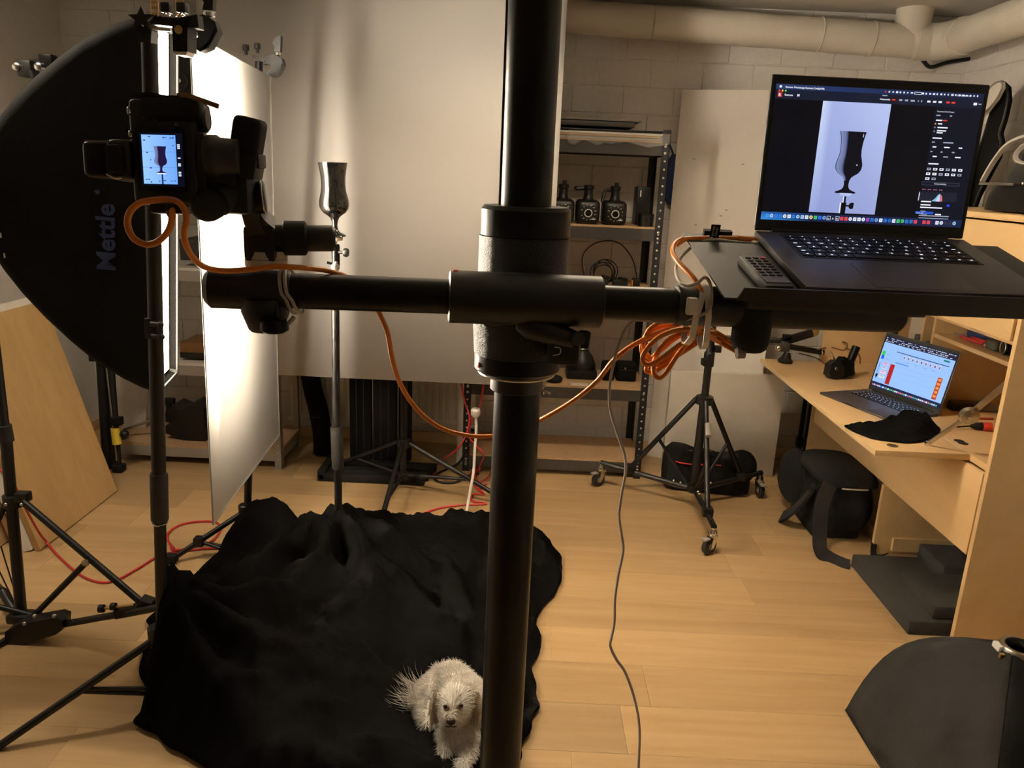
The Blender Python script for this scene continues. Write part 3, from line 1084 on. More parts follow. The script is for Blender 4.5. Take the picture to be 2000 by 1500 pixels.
def screen_two(sc):
    sc.rect(0, 0, 1, 1, hexc(28, 32, 60))
    sc.rect(.0, .115, 1, .9, hexc(150, 190, 245))
    random.seed(5)
    for v, n in ((.02, 40), (.055, 34), (.085, 30)):
        for k in range(n):
            if random.random() < .75:
                sc.rect(.01 + k * .98 / n, v, .01 + (k + random.uniform(.4, .9)) * .98 / n, v + .014, hexc(200, 205, 225))
    sc.rect(.02, .285, .06, .37, hexc(40, 200, 50))
    sc.rect(.02, .37, .06, .445, hexc(30, 90, 220))
    for v, t in ((.33, 'a'), (.42, 'b')):
        sc.rect(.09, v, .13, v + .006, hexc(90, 110, 160))
    for k, c in enumerate(((215, 180, 215), (190, 205, 225), (235, 200, 220), (200, 215, 225))):
        sc.rect(.07, .49 + k * .085, .16, .545 + k * .085, hexc(*c))
        sc.rect(.08, .505 + k * .085, .14, .513 + k * .085, hexc(150, 90, 120))
    for k in range(6):
        sc.rect(.026, .53 + k * .035, .036, .55 + k * .035, hexc(30, 40, 90))
    glass_at(sc, .035, .74, .83, .04)
    sc.rect(.19, .49, .255, .88, hexc(175, 35, 35))
    sc.rect(.865, .47, .925, .87, hexc(180, 55, 30))
    for k in range(5):
        sc.rect(.875, .49 + k * .075, .915, .535 + k * .075, hexc(235, 150, 60))
    sc.rect(.22, .235, .95, .248, hexc(40, 40, 85))
    sc.rect(.25, .43, .44, .45, hexc(90, 140, 225))
    for k in range(9):
        u = .33 + k * .062
        sc.rect(u, .275, u + .035, .335, hexc(215, 205, 225))
        sc.rect(u + .006, .29, u + .026, .33, hexc(120, 60, 90) if k in (4, 7) else hexc(110, 105, 140))
        if k % 2:
            sc.rect(u - .005, .385, u + .04, .392, hexc(110, 120, 180))
    sc.rect(.86, .145, .94, .175, hexc(20, 120, 110))
    for v in (.2, .5, .6, .7):
        sc.rect(.3, v, .8, v + .003, hexc(130, 165, 225))
    sc.rect(0, .9, 1, 1, hexc(30, 35, 75))
    for k in range(36):
        c = random.choice(((230, 230, 240), (200, 210, 240), (90, 140, 235), (240, 240, 250), (220, 120, 130), (90, 190, 120)))
        sc.rect(.02 + k * .0265, .945, .02 + k * .0265 + .019, .975, hexc(*c))


yaw = -1.2159
M2 = Matrix.Translation((1.551, 3.048, .6165)) @ Matrix.Rotation(yaw, 4, 'Z')
laptop('laptop', 'open grey laptop showing a bright web page on the cabinet flap', M2, LW, LD, .2054, False, screen_two)

# clamps and arms lying on the flap
ZF = .6155
ac = thing('friction_arm', 'black jointed friction arm with silver joint lying at the far end of the flap', 'arm', fl(1545, 700, ZF))
a0, a1 = fl(1533, 708, ZF), fl(1600, 692, ZF)
MB().lathe(a0 + V((0, 0, 0)), (.15, .1, 1), [(0, .034), (.012, .036), (.02, .026), (.05, .014)], 18).build('foot_knob', 'black_plastic', ac)
MB().box(a0 + V((-.01, .02, .075)), (.05, .06, .045), M=None, bev=.01).build('joint', 'alu_dark', ac)
MB().ball(a0 + V((-.04, .0, .07)), .017).build('ball_end', 'chrome', ac)
MB().torus(a0 + V((-.012, .02, .085)), (.5, -.3, 1), .027, .004, 20, 6).build('joint_ring', 'chrome', ac)
p, q_ = a0 + V((.0, .03, .09)), at(1572, 650, a0.y + .1)
MB().box((0, 0, .0), (.038, .03, .17), M=frame((p + q_) / 2, V((0, 1, 0)).cross(q_ - p), V((0, 1, 0))), bev=.006).build('upper_arm', 'black_plastic', ac)
MB().box((p + q_) / 2 + V((-.04, .0, .0)), (.04, .03, .03), bev=.004).build('clip', 'black_plastic', ac)
MB().lathe(at(1587, 646, a0.y + .12), (0, -1, .2), [(0, .03), (.012, .03), (.016, .02)], 20).build('amber_knob', 'amber_plastic', ac)
b = fl(1605, 708, ZF)
MB().tube(a0 + V((.02, .02, .075)), b + V((0, 0, .05)), .014).build('lower_arm', 'black_plastic', ac)
MB().torus((a0 + V((.02, .02, .075))).lerp(b + V((0, 0, .05)), .92), b - a0, .017, .004, 18, 6).build('collar', 'chrome', ac)
ck = thing('super_clamp', 'chunky black clamp with silver screw lying nearest the screen on the flap', 'clamp', fl(1635, 738, ZF))
c = fl(1637, 738, ZF)
Mk = frame(c + V((0, 0, .045)), (1, .25, .25), (0, .2, 1))
MB().prism([Mk @ V(p) for p in ((-.07, -.01, -.025), (-.045, -.04, -.025), (0, -.035, -.025), (.005, .0, -.025), (-.02, .045, -.025), (-.05, .035, -.025))], Mk.to_3x3() @ V((0, 0, .05))).build('jaw', 'black_plastic', ck)
MB().prism([Mk @ V(p) for p in ((.0, -.045, -.025), (.05, -.04, -.025), (.06, .01, -.025), (.02, .05, -.025), (-.005, .03, -.025), (.02, -.01, -.025))], Mk.to_3x3() @ V((0, 0, .05))).build('jaw', 'black_satin', ck)
MB().lathe(Mk @ V((-.035, .008, .027)), Mk.to_3x3() @ V((0, 0, 1)), [(0, .008), (.004, .008), (.005, .004)], 14).build('screw', 'chrome', ck)
MB().tube(Mk @ V((-.01, .03, 0)), Mk @ V((-.03, .085, 0)), .004).build('lever', 'chrome', ck)
MB().tube(Mk @ V((.045, .0, 0)), Mk @ V((.1, .075, 0)), .018).build('stud', 'black_satin', ck)
MB().torus(Mk @ V((.055, .012, 0)), Mk.to_3x3() @ V((.055, .075, 0)), .02, .004, 18, 6).build('collar', 'chrome', ck)
hb = fl(1680, 705, ZF)
hat = thing('camera_pouch', 'dark green black pouch lying behind the clamp beside the laptop screen', 'pouch', hb)
MB().box(hb + V((.0, .02, .03)), (.17, .1, .06), bev=.012).build('body', 'black_fabric', hat)
MB().box(hb + V((-.03, .0, .066)), (.13, .09, .012), bev=.005).build('flap', 'black_fabric', hat)
solo(MB().path([fl(1575, 680, ZF + .005), fl(1592, 684, ZF + .06), fl(1620, 678, ZF + .07), fl(1648, 684, ZF + .08), fl(1655, 672, ZF + .1), fl(1645, 668, ZF + .1), fl(1640, 676, ZF + .07), fl(1675, 690, ZF + .07), fl(1680, 710, ZF + .01)], .0032), 'thin_cable', 'brown_cable',
     'thin brown cable looping behind the friction arm', 'cable')
solo(MB().path([fl(1560, 690, ZF + .004), fl(1595, 700, ZF + .004), fl(1630, 722, ZF + .004), fl(1664, 722, ZF + .004), fl(1668, 732, ZF + .004), fl(1655, 735, ZF + .004)], .0032), 'thin_cable', 'brown_cable',
     'thin brown cable lying flat under the chunky clamp', 'cable')

# crumpled black cloth on the flap
random.seed(2)
out = [fl(x, y, ZF) for x, y in ((1653, 838), (1655, 832), (1690, 834), (1712, 827), (1750, 820), (1790, 822), (1815, 822), (1832, 835), (1836, 850), (1806, 862), (1765, 866), (1712, 860), (1686, 852))]


def inside(p, poly):
    c = False
    j = len(poly) - 1
    for i in range(len(poly)):
        if ((poly[i][1] > p[1]) != (poly[j][1] > p[1])) and (p[0] < (poly[j][0] - poly[i][0]) * (p[1] - poly[i][1]) / (poly[j][1] - poly[i][1]) + poly[i][0]):
            c = not c
        j = i
    return c


def edist(p, poly):
    d = 9
    for i in range(len(poly)):
        a, b = poly[i - 1], poly[i]
        ab = (b[0] - a[0], b[1] - a[1])
        L = ab[0] ** 2 + ab[1] ** 2 + 1e-12
        t = max(0, min(1, ((p[0] - a[0]) * ab[0] + (p[1] - a[1]) * ab[1]) / L))
        d = min(d, math.hypot(p[0] - a[0] - ab[0] * t, p[1] - a[1] - ab[1] * t))
    return d


def sheet(name, m, outline, hfun, step, label, cat, th=.003, par=None, wobble=.012, sub=6, seed=0.0):
    P = spline(outline, sub, closed=True)
    poly = []
    for i, p in enumerate(P):
        q = V((p.x, p.y, 0))
        poly.append((q.x + wobble * noise.noise(V((q.x * 14, q.y * 14, seed))), q.y + wobble * noise.noise(V((q.x * 14, q.y * 14, seed + 7)))))
    vs = [V(p) for p in poly]
    n = len(vs)
    xs = [p[0] for p in poly]
    ys = [p[1] for p in poly]
    y = min(ys)
    r = 0
    while y < max(ys):
        x = min(xs) + (step / 2 if r % 2 else 0)
        while x < max(xs):
            if inside((x, y), poly) and edist((x, y), poly) > step * .55:
                vs.append(V((x, y)))
            x += step
        y += step * .866
        r += 1
    co, ed, fa = delaunay_2d_cdt(vs, [(i, (i + 1) % n) for i in range(n)], [], 1, 1e-6)[:3]
    me = bpy.data.meshes.new(name)
    me.from_pydata([(c.x, c.y, hfun(c.x, c.y, edist(c, poly))) for c in co], [], [list(f) for f in fa])
    me.update()
    bm = bmesh.new()
    bm.from_mesh(me)
    bmesh.ops.recalc_face_normals(bm, faces=bm.faces[:])
    if sum(f.normal.z for f in bm.faces) < 0:
        bmesh.ops.reverse_faces(bm, faces=bm.faces[:])
    bm.to_mesh(me)
    bm.free()
    me.shade_smooth()
    me.materials.append(MATS[m])
    o = bpy.data.objects.new(name, me)
    COL.objects.link(o)
    md = o.modifiers.new('thickness', 'SOLIDIFY')
    md.thickness = th
    md.offset = 1
    return tag(o, label, cat)


def h2(x, y, d):
    e = min(1, d / .05)
    e = e * e * (3 - 2 * e)
    f = noise.noise(V((x * 18 + y * 6, y * 9, 4)))
    return ZF + .002 + e * (.018 + .022 * max(0, 1 - math.hypot(x - 1.46, y - 2.74) / .16) + .016 * (1 - abs(f) * 2) + .008 * noise.noise(V((x * 50, y * 40, 1))))


sheet('black_garment', 'black_cloth', out, h2, .011, 'crumpled black cloth lying on the flap in front of the second laptop', 'cloth', .003, seed=3)
sd = thing('screwdriver', 'screwdriver with red and black handle lying by the cabinet side panel', 'screwdriver', fl(1895, 832, ZF))
a, b, c, d = (fl(1868, 834, ZF + .008), fl(1896, 832, ZF + .012), fl(1918, 833, ZF + .014), fl(1935, 834, ZF + .014))
MB().tube(a, b, .003).build('shaft', 'dark_cable', sd)
MB().lathe(b, c - b, [(0, .006), (.02, .014), ((c - b).length, .015)], 16).build('handle', 'black_rubber', sd)
MB().lathe(c, d - c, [(0, .016), (.03, .017), ((d - c).length, .015)], 16).build('handle_end', 'red_plastic', sd)
solo(MB().tube(fl(1905, 817, ZF + .004), fl(1940, 818, ZF + .004), .004), 'red_pen', 'dull_red', 'thin red pen lying behind the screwdriver', 'pen')
for k, (px, py, sx, sy, sz, mm, lab) in enumerate(((1878, 800, .1, .05, .02, 'black_plastic', 'black flat gadget behind the flap stay'), (1860, 765, .12, .06, .012, 'black_plastic', 'dark glasses case at the back of the desk right of the laptop'),
                                                   (1905, 795, .16, .12, .01, 'lip_grey', 'crumpled grey paper under the flap stay'), (1885, 780, .18, .08, .006, 'grip_grey', 'grey document lying behind the crumpled paper'))):
    p = fl(px, py, ZF)
    solo(MB().box(p + V((0, 0, sz / 2 + .001)), (sx, sy, sz), M=None, bev=min(.003, sz * .4)), 'desk_clutter', mm, lab, 'clutter')

# top of the cabinet
ZW = 1.3885
q = thing('carrying_bag', 'black bag with pale webbing handle standing on top of the cabinet', 'bag', (1.72, 2.68, ZW))
mb = MB()
rings = []
for k in range(9):
    t = k / 8
    z = ZW + .004 + .09 * t
    rr = 1 - .12 * t ** 3
    rings.append([V((1.72 + .13 * rr * math.copysign(abs(math.cos(a)) ** .6, math.cos(a)), 2.62 + .27 * rr * math.copysign(abs(math.sin(a)) ** .6, math.sin(a)), z)) for a in [2 * PI * i / 28 for i in range(28)]])
mb.ringloft(rings)
mb.build('body', 'black_satin', q)
mb = MB()
rings = []
for k in range(8):
    t = k / 7
    rings.append([V((1.72 + .12 * math.cos(PI * t / 2) ** .8 * math.cos(a), 2.60 + .24 * (math.cos(PI * t / 2) ** .7 + .02) * math.sin(a), ZW + .094 + .15 * math.sin(PI * t / 2))) for a in [2 * PI * i / 24 for i in range(24)]])
mb.ringloft(rings)
mb.build('lid_dome', 'grip_grey', q)
MB().path([V((1.6, 2.86, ZW + .1)), V((1.6, 2.81, ZW + .17)), V((1.6, 2.74, ZW + .225)), V((1.62, 2.64, ZW + .25)), V((1.64, 2.52, ZW + .25))], 0, flat=(.016, .008, (1, 0, 0))).build('piping', 'cyan_trim', q)
MB().path([V((1.585, 2.46, ZW + .16)), V((1.572, 2.56, ZW + .155)), V((1.57, 2.63, ZW + .165)), V((1.572, 2.645, ZW + .19)), V((1.58, 2.6, ZW + .22)), V((1.6, 2.48, ZW + .235))], 0, flat=(.014, .005, (1, 0, .2))).build('handle', 'cyan_trim', q)
MB().boxm((1.59, 2.66, ZW + .088), (1.596, 2.86, ZW + .096)).build('zip_rail', 'steel', q)
MB().boxm((1.583, 2.49, ZW + .01), (1.59, 2.508, ZW + .09)).build('red_trim', 'dull_red', q)
MB().ball((1.592, 2.61, ZW + .095), .006).build('rivet', 'chrome', q)
def wallpoly(pts, X):
    return [atx(x, y, X) for x, y in pts]


q = thing('folding_reflector', 'dark folding reflector leaning on the wall above the cabinet, right of the laptop screen', 'reflector', (1.95, 3.4, ZW))
dk = [(1955, 159), (1966, 170), (1968, 196), (1960, 232), (1951, 260), (1955, 280), (1948, 308), (1928, 345), (1908, 385), (1893, 425), (1880, 440), (1880, 380), (1898, 330), (1918, 275), (1935, 220), (1952, 180)]
MB().prism(wallpoly(dk, 1.95), (.02, 0, 0)).build('disc', 'black_fabric', q)
MB().path(wallpoly(dk, 1.948), .005, 6, 3, closed=True).build('rim', 'grip_grey', q)
lt_ = [(1928, 178), (1943, 163), (1956, 160), (1957, 172), (1946, 194), (1930, 214), (1908, 240), (1895, 330), (1880, 400), (1875, 440), (1868, 400), (1880, 300), (1900, 220)]
q2 = thing('folding_reflector', 'white folding reflector half hidden behind the big laptop screen above the cabinet', 'reflector', (1.93, 3.5, ZW))
MB().prism(wallpoly(lt_, 1.91), (.015, 0, 0)).build('disc', 'white_board', q2)
MB().path(wallpoly(lt_, 1.909), .004, 6, 3, closed=True).build('rim', 'lip_grey', q2)

# under the desk: backpack, folded stand, foam
bp = thing('camera_backpack', 'black camera backpack with loose straps standing under the cabinet flap', 'backpack', (1.42, 3.2, 0))
mb = MB()
rings = []
for k in range(11):
    t = k / 10
    z = .055 + .215 * t
    g_ = .9 + .1 * math.sin(PI * min(1, t * 1.3))
    cx, cy = 1.40 + .01 * t, 3.2
    rings.append([V((cx + .125 * g_ * math.copysign(abs(math.cos(a)) ** .55, math.cos(a)), cy + .2 * g_ * math.copysign(abs(math.sin(a)) ** .55, math.sin(a)), z + .02 * math.cos(a) * 0)) for a in [2 * PI * i / 32 for i in range(32)]])
mb.ringloft(rings)
mb.build('body', 'black_fabric', bp)
mb = MB()
rings = []
for k in range(9):
    t = k / 8
    e = math.cos(t * PI / 2) ** .5
    rings.append([V((1.405 + .132 * e * math.copysign(abs(math.cos(a)) ** .6, math.cos(a)), 3.2 + .21 * e * math.copysign(abs(math.sin(a)) ** .6, math.sin(a)), .255 + .05 * math.sin(t * PI / 2))) for a in [2 * PI * i / 32 for i in range(32)]])
mb.ringloft(rings)
mb.build('lid', 'black_fabric', bp)
MB().path([V((1.405 + .136 * math.copysign(abs(math.cos(a)) ** .6, math.cos(a)), 3.2 + .214 * math.copysign(abs(math.sin(a)) ** .6, math.sin(a)), .256)) for a in [PI * 1.42 + .42 * i / 8 for i in range(9)]], .0035).build('piping', 'cyan_trim', bp)
mb = MB().ball((1.29, 3.36, .16), (.07, .13, .13), 3)
mb.build('side_pocket', 'black_fabric', bp)
MB().box((1.38, 3.2, .029), (.2, .3, .056), bev=.02).build('foot_pad', 'black_fabric', bp)
MB().path([at(1622, 945, 3.0), at(1606, 985, 2.96), at(1601, 1040, 2.93), fl(1603, 1075, .03), fl(1620, 1090, .008), fl(1648, 1103, .006), fl(1660, 1106, .006)], 0, flat=(.058, .009, (1, .2, 0))).build('shoulder_strap', 'grey_fabric', bp)
MB().path([at(1590, 950, 3.1), at(1568, 978, 3.12), at(1545, 1000, 3.15), fl(1527, 1010, .02)], 0, flat=(.06, .012, (.5, .8, .6))).build('shoulder_strap', 'grey_fabric', bp)
MB().torus(fl(1524, 1012, .012), (.7, .2, 1), .012, .0025, 18, 6).build('buckle_ring', 'steel', bp)
MB().path([at(1708, 1055, 2.975), fl(1706, 1082, .03), fl(1716, 1086, .006), fl(1732, 1082, .006)], 0, flat=(.022, .004, (1, 0, 0))).build('lower_strap', 'black_fabric', bp)
MB().path([at(1570, 915, 3.17), at(1575, 945, 3.1), at(1590, 955, 3.05), at(1605, 948, 3.0)], .006).build('grab_loop', 'black_fabric', bp)
fs = thing('folded_stand', 'folded black light stand standing under the far end of the flap', 'stand', fl(1563, 905))
c = fl(1563, 905)
for dx, dy, h in ((-.02, 0, .56), (.025, .02, .56), (.05, -.0, .52)):
    MB().tube((c.x + dx, c.y + dy, 0.004), (c.x + dx * .9 - .005, c.y + dy, h), .011).build('tube', 'stand_black', fs)
MB().box((c.x + .015, c.y + .01, .5), (.09, .05, .03), bev=.006).build('collar', 'black_plastic', fs)
MB().box((c.x - .02, c.y, .12), (.035, .035, .05), bev=.006).build('clip', 'black_plastic', fs)

for lab, lo, hi in (('largest dark grey foam block lying flat by the cabinet foot', (1.352, 2.34, 0), (1.86, 2.82, .052)),
                    ('smaller foam block on the near part of the large foam block', (1.435, 2.36, .053), (1.86, 2.60, .10)),
                    ('foam block at the back of the large block, under the apron', (1.60, 2.62, .053), (1.9, 2.81, .115))):
    solo(MB().boxm(lo, hi, bev=.006), 'foam_block', 'foam_grey', lab, 'foam', group='foam blocks under the cabinet')

# folded-front softbox lying at the lower right
ap = at(1985, 1268, 1.68)
sb = thing('rectangular_softbox', 'black softbox lying face down on the floor at the lower right', 'softbox', (1.28, 1.6, 0))
cs = [V((.981, 1.924, .004)), V((.992, 1.27, .004)), V((1.58, 1.26, .004)), V((1.57, 1.92, .004))]
ctr = sum(cs, V()) / 4
rr = .042
for i in range(4):
    A, B = cs[i], cs[(i + 1) % 4]
    ua, ub = (A - ctr), (B - ctr)
    ra, rb = ap + V((ua.x, ua.y, 0)).normalized() * rr, ap + V((ub.x, ub.y, 0)).normalized() * rr
    mb = MB()
    g1 = []
    for j in range(13):
        t = j / 12
        row = []
        for k in range(9):
            s_ = k / 8
            base = A.lerp(B, s_)
            top = ra.lerp(rb, s_)
            p = base.lerp(top, t)
            bul = .085 * math.sin(PI * t ** .85)
            p = p + V((0, 0, bul)) + (V(((base - ctr).x, (base - ctr).y, 0)).normalized()) * .04 * math.sin(PI * t) * (1 - .45 * math.sin(PI * s_))
            p.z -= .02 * math.sin(PI * s_) * math.sin(PI * t)
            row.append(mb.bm.verts.new(p))
        g1.append(row)
    for j in range(12):
        for k in range(8):
            mb.bm.faces.new((g1[j][k], g1[j][k + 1], g1[j + 1][k + 1], g1[j + 1][k]))
    o = mb.build('fabric_panel', 'grey_fabric' if i != 1 else 'black_fabric', sb)  # near side in darker fabric, its shade put into the colour
    md = o.modifiers.new('t', 'SOLIDIFY')
    md.thickness = .003
MB().lathe(ap + V((.012, 0, -.012)), (0, 0, 1), [(0, .036), (0, .048), (.018, .048), (.022, .045), (.022, .036), (0, .036)], 36, cap=False).build('speed_ring', 'steel', sb)
MB().box(ap + V((-.038, .01, -.002)), (.014, .03, .018), bev=.004).build('ring_clamp', 'label_white', sb)
MB().box(ap + V((-.046, -.02, -.008)), (.012, .01, .014), bev=.003).build('ring_screw', 'brass', sb)
mb = MB()
for i in range(4):
    A, B = cs[i], cs[(i + 1) % 4]
    mb.tube(A + V((0, 0, .002)), B + V((0, 0, .002)), .004, seg=8)
mb.build('rim', 'black_plastic', sb)

# ------------------------------------------------------------------ boards leaning on the left wall
def lean(name, m, edge, xb, xt, y0, y1, z1, th, label, cat='board', group=None):
    a = V((xb, y0, 0))
    d = V((xt - xb, 0, z1))
    n = V((-z1, 0, xt - xb)).normalized() * th
    r = thing(name, label, cat, (xb, (y0 + y1) / 2, 0), group=group)
    a = a + V((0, 0, th * .28))
    MB().prism([a, a + V((0, y1 - y0, 0)), a + V((0, y1 - y0, 0)) + d, a + d], n).build('panel', m, r)
    for yy, s_ in ((y0, -1), (y1, 1)):
        q = V((0, yy - y0, 0))
        MB().prism([a + q, a + q + d, a + q + d + n, a + q + n], V((0, .0015 * s_, 0))).build('edge_band', edge, r)
    return r


lean('wooden_board', 'pine_board', 'board_edge', -1.768, -2.0, 2.63, 3.2, .845, .02, 'large light brown wooden board leaning at the front of the stack on the left')
lean('styrofoam_board', 'white_board', 'white_board', -1.795, -2.04, 2.62, 3.235, .86, .034, 'white panel leaning directly behind the large wooden board')
lean('chipboard_strip', 'board_edge', 'board_edge', -1.842, -2.08, 2.66, 3.2, .84, .02, 'dark brown board third in the leaning stack on the left')
lean('plywood_board', 'pine_board', 'shelf_wood', -1.872, -2.1, 2.66, 3.2, .83, .022, 'brown board fourth in the leaning stack, dark near edge')
lean('laminated_board', 'beech', 'pine_board', -1.93, -2.15, 2.6, 3.2, .8, .018, 'rearmost pale board of the stack leaning on the left wall')

# folded stand with a yellow label
q = thing('folded_stand', 'folded black stand with a yellow label leaning behind the wooden boards', 'stand', (-1.9, 3.45, 0))
b0, b1 = fl(222, 915, .004), fl(236, 917, .004)
MB().tube((b0.x - .03, 3.46, .004), at(197, 690, 3.52), .024).build('tube', 'stand_black', q)
MB().tube((b1.x - .005, 3.43, .004), at(214, 690, 3.5), .018).build('tube', 'stand_black', q)
MB().tube(at(206, 700, 3.48), at(228, 900, 3.42), .004).build('rod', 'steel', q)
p = at(227, 852, 3.405)
MB().tube(at(225, 836, 3.43), at(229, 867, 3.425), .0205).build('yellow_label', 'label_yellow', q)
MB().ball(at(243, 848, 3.43), .021).build('knob', 'black_plastic', q)
MB().box(at(228, 822, 3.43), (.05, .04, .04), bev=.006).build('collar', 'black_plastic', q)
MB().tube(at(238, 832, 3.43), at(238, 842, 3.43), .004).build('bolt', 'chrome', q)
MB().box((b1.x, 3.43, .02), (.05, .05, .034), bev=.008).build('foot', 'black_rubber', q)
MB().box(at(205, 698, 3.5), (.12, .07, .03), bev=.006).build('head', 'black_plastic', q)

# black things in front of the radiator
p = at(745, 925, 3.62)
q = thing('folding_flat', 'tall black folding flat standing on its foot before the radiator', 'panel', (p.x, 3.66, 0))
for k, (x0, x1, mm) in enumerate(((684, 726, 'black_fabric'), (729, 775, 'black_satin'), (778, 803, 'black_fabric'))):
    a, b = at(x0, 800, 3.66), at(x1, 800, 3.66)
    MB().boxm((a.x, 3.64 + .01 * k, .03), (b.x, 3.68 + .01 * k, .62), bev=.006).build('leaf', mm, q)
    rb = MB()
    for j in range(1, 3):
        xx = a.x + (b.x - a.x) * j / 3
        rb.boxm((xx - .003, 3.636 + .01 * k, .03), (xx + .003, 3.641 + .01 * k, .62))
    rb.build('rib', 'black_plastic', q)
q = thing('floor_pad', 'flat black folded frame lying on the floor before the radiator', 'frame', (-.68, 3.55, 0))
for k in range(4):
    MB().boxm((-.93 + .03 * (k % 2), 3.42 + .055 * k, .002), (-.42 + .012 * k, 3.465 + .055 * k, .04), bev=.008).build('bar', 'black_rubber', q)
MB().boxm((-.93, 3.42, .002), (-.89, 3.63, .055), bev=.01).build('end_piece', 'black_rubber', q)
q = thing('tripod_bag', 'long narrow black bag leaning in front of the radiator', 'bag', (-1.0, 3.75, 0))
mb = MB().path([fl(630, 886, .01) + V((0, 0, .0)), at(630, 850, 3.78), at(622, 800, 3.82), at(610, 755, 3.86), at(600, 690, 3.9)], lambda t: .05 - .006 * abs(t - .5), seg=16, n=5)
mb.build('sleeve', 'black_fabric', q)
MB().torus(at(624, 815, 3.81), (-.1, .3, 1), .0505, .003, 24, 6).build('seam', 'black_plastic', q)

# ------------------------------------------------------------------ softbox
KS = .884
C0 = CAM + (V((-1.075, 2.375, 1.288)) - CAM) * KS
zd = V((.073, 0, 1)).normalized()
yd = V((-.2, 1, 0)).normalized()
bd = yd.cross(zd)
if bd.x > 0:
    bd = -bd
HH, HW = .535 * KS, .128 * KS
DEP = .5 * KS


def sbox_pt(t, yy, zz):
    return C0 + bd * (DEP * t) + yd * yy + zd * zz


PRF = [(0, 1.0), (.1, .985), (.22, .94), (.38, .86), (.52, .76), (.66, .645), (.78, .53), (.87, .42), (.95, .3), (1.0, .2)]
sf = thing('strip_softbox', 'tall black strip softbox glowing toward the white diffusion sheet', 'softbox', (-1.3, 2.36, .75))
mb = MB()
rings = []
for t, hz in PRF:
    hw = HW * (1 - .5 * t)
    h = HH * hz
    n = 10
    ring = []
    cr = .026 + .045 * t
    for sx, sy in ((1, 1), (-1, 1), (-1, -1), (1, -1)):
        for k in range(5):
            a = {(1, 1): 0, (-1, 1): 90, (-1, -1): 180, (1, -1): 270}[(sx, sy)] + 90 * k / 4
            a = math.radians(a)
            ring.append(sbox_pt(t, sx * (hw - min(cr, hw * .9)) + min(cr, hw * .9) * math.cos(a), sy * (h - min(cr, h * .9)) + min(cr, h * .9) * math.sin(a)))
    rings.append(ring)
mb.ringloft(rings, cap=False)
mb.bm.faces.new([mb.bm.verts[i] if False else v for i, v in enumerate(list(mb.bm.verts)[-20:])])
o = mb.build('shell', 'softbox_fabric', sf, angle=50)
# inner lip and glowing panel
lp = MB()
a = [sbox_pt(0, sx * (HW - .004), sy * (HH - .004)) for sx, sy in ((1, 1), (-1, 1), (-1, -1), (1, -1))]
b = [sbox_pt(.055, sx * (HW - .008), sy * (HH - .012)) for sx, sy in ((1, 1), (-1, 1), (-1, -1), (1, -1))]
for i in range(4):
    j = (i + 1) % 4
    lp.quad([a[i], a[j], b[j], b[i]])
lp.build('lip_lining', 'lip_lining', sf, smooth=False)
ed = MB()
for i in range(4):
    ed.tube(a[i], a[(i + 1) % 4], .0035, seg=8)
ed.build('lip_piping', 'lip_edge', sf)
MB().quad([sbox_pt(.05, sx * (HW - .010), sy * (HH - .016)) for sx, sy in ((1, 1), (-1, 1), (-1, -1), (1, -1))]).build('diffuser_panel', 'tube_glow', sf, smooth=False)
# print on the near side
P0 = sbox_pt(.34, -HW * (1 - .5 * .34) - .002, -.05)
xdir = zd
up = (sbox_pt(.1, -HW * .95, 0) - sbox_pt(.5, -HW * .75, 0)).normalized()
Mt = frame(sbox_pt(.235, -HW * (1 - .5 * .235) - .0035, -.172 * KS), zd, -up if up.x > 0 else up)
MB().text('Mettle', .073 * KS, Mt, bold=.0016, ext=.0006).build('wordmark', 'logo_blue', sf)
MB().text('*', .03, frame(sbox_pt(.29, -HW * (1 - .5 * .29) - .0035, .042 * KS), zd, -up if up.x > 0 else up), bold=.0005, ext=.0006).build('star_mark', 'logo_blue', sf)
sq = MB()
for t, z in ((.86, .02), (.86, -.09), (.845, -.14)):
    sq.box(sbox_pt(t, -HW * (1 - .5 * t) - .001, z), (.003, .003, .012))
sq.build('stitching', 'label_white', sf)['kind'] = 'stuff'
# flash head behind, and its bracket
q = thing('strobe_head', 'black flash head with clamp and shiny bolts holding the strip softbox', 'flash', sbox_pt(1.1, 0, 0))
MB().lathe(sbox_pt(1.0, 0, 0), bd, [(0, .07), (.03, .075), (.06, .06), (.4, .06), (.41, .05)], 28).build('housing', 'black_plastic', q)
MB().torus(sbox_pt(1.01, 0, 0), bd, .073, .008, 28, 8).build('speed_ring', 'steel', q)
bo = thing('boom_clamp', 'black clamp with chrome bolts on a bar behind the upper softbox edge', 'clamp', at(70, 130, 2.55))
MB().tube(at(130, 125, 2.58), at(60, 128, 2.6), .017).build('bar', 'black_plastic', bo)
MB().box(at(55, 135, 2.57), (.045, .05, .05), bev=.008).build('jaw', 'black_plastic', bo)
MB().box(at(95, 120, 2.57), (.04, .04, .04), bev=.006).build('jaw', 'black_satin', bo)
for px, py in ((32, 130), (75, 130)):
    MB().lathe(at(px, py, 2.545), (0, -1, 0), [(-.02, .012), (.004, .012), (.007, .007)], 14).build('bolt', 'chrome', bo)
MB().tube(at(60, 138, 2.55), at(64, 152, 2.55), .007).build('lever', 'black_plastic', bo)
pb = at(150, 120, 2.6)
MB().tube(pb, (pb.x + .3, pb.y + .02, pb.z + .02), .014).build('boom', 'black_plastic', bo)


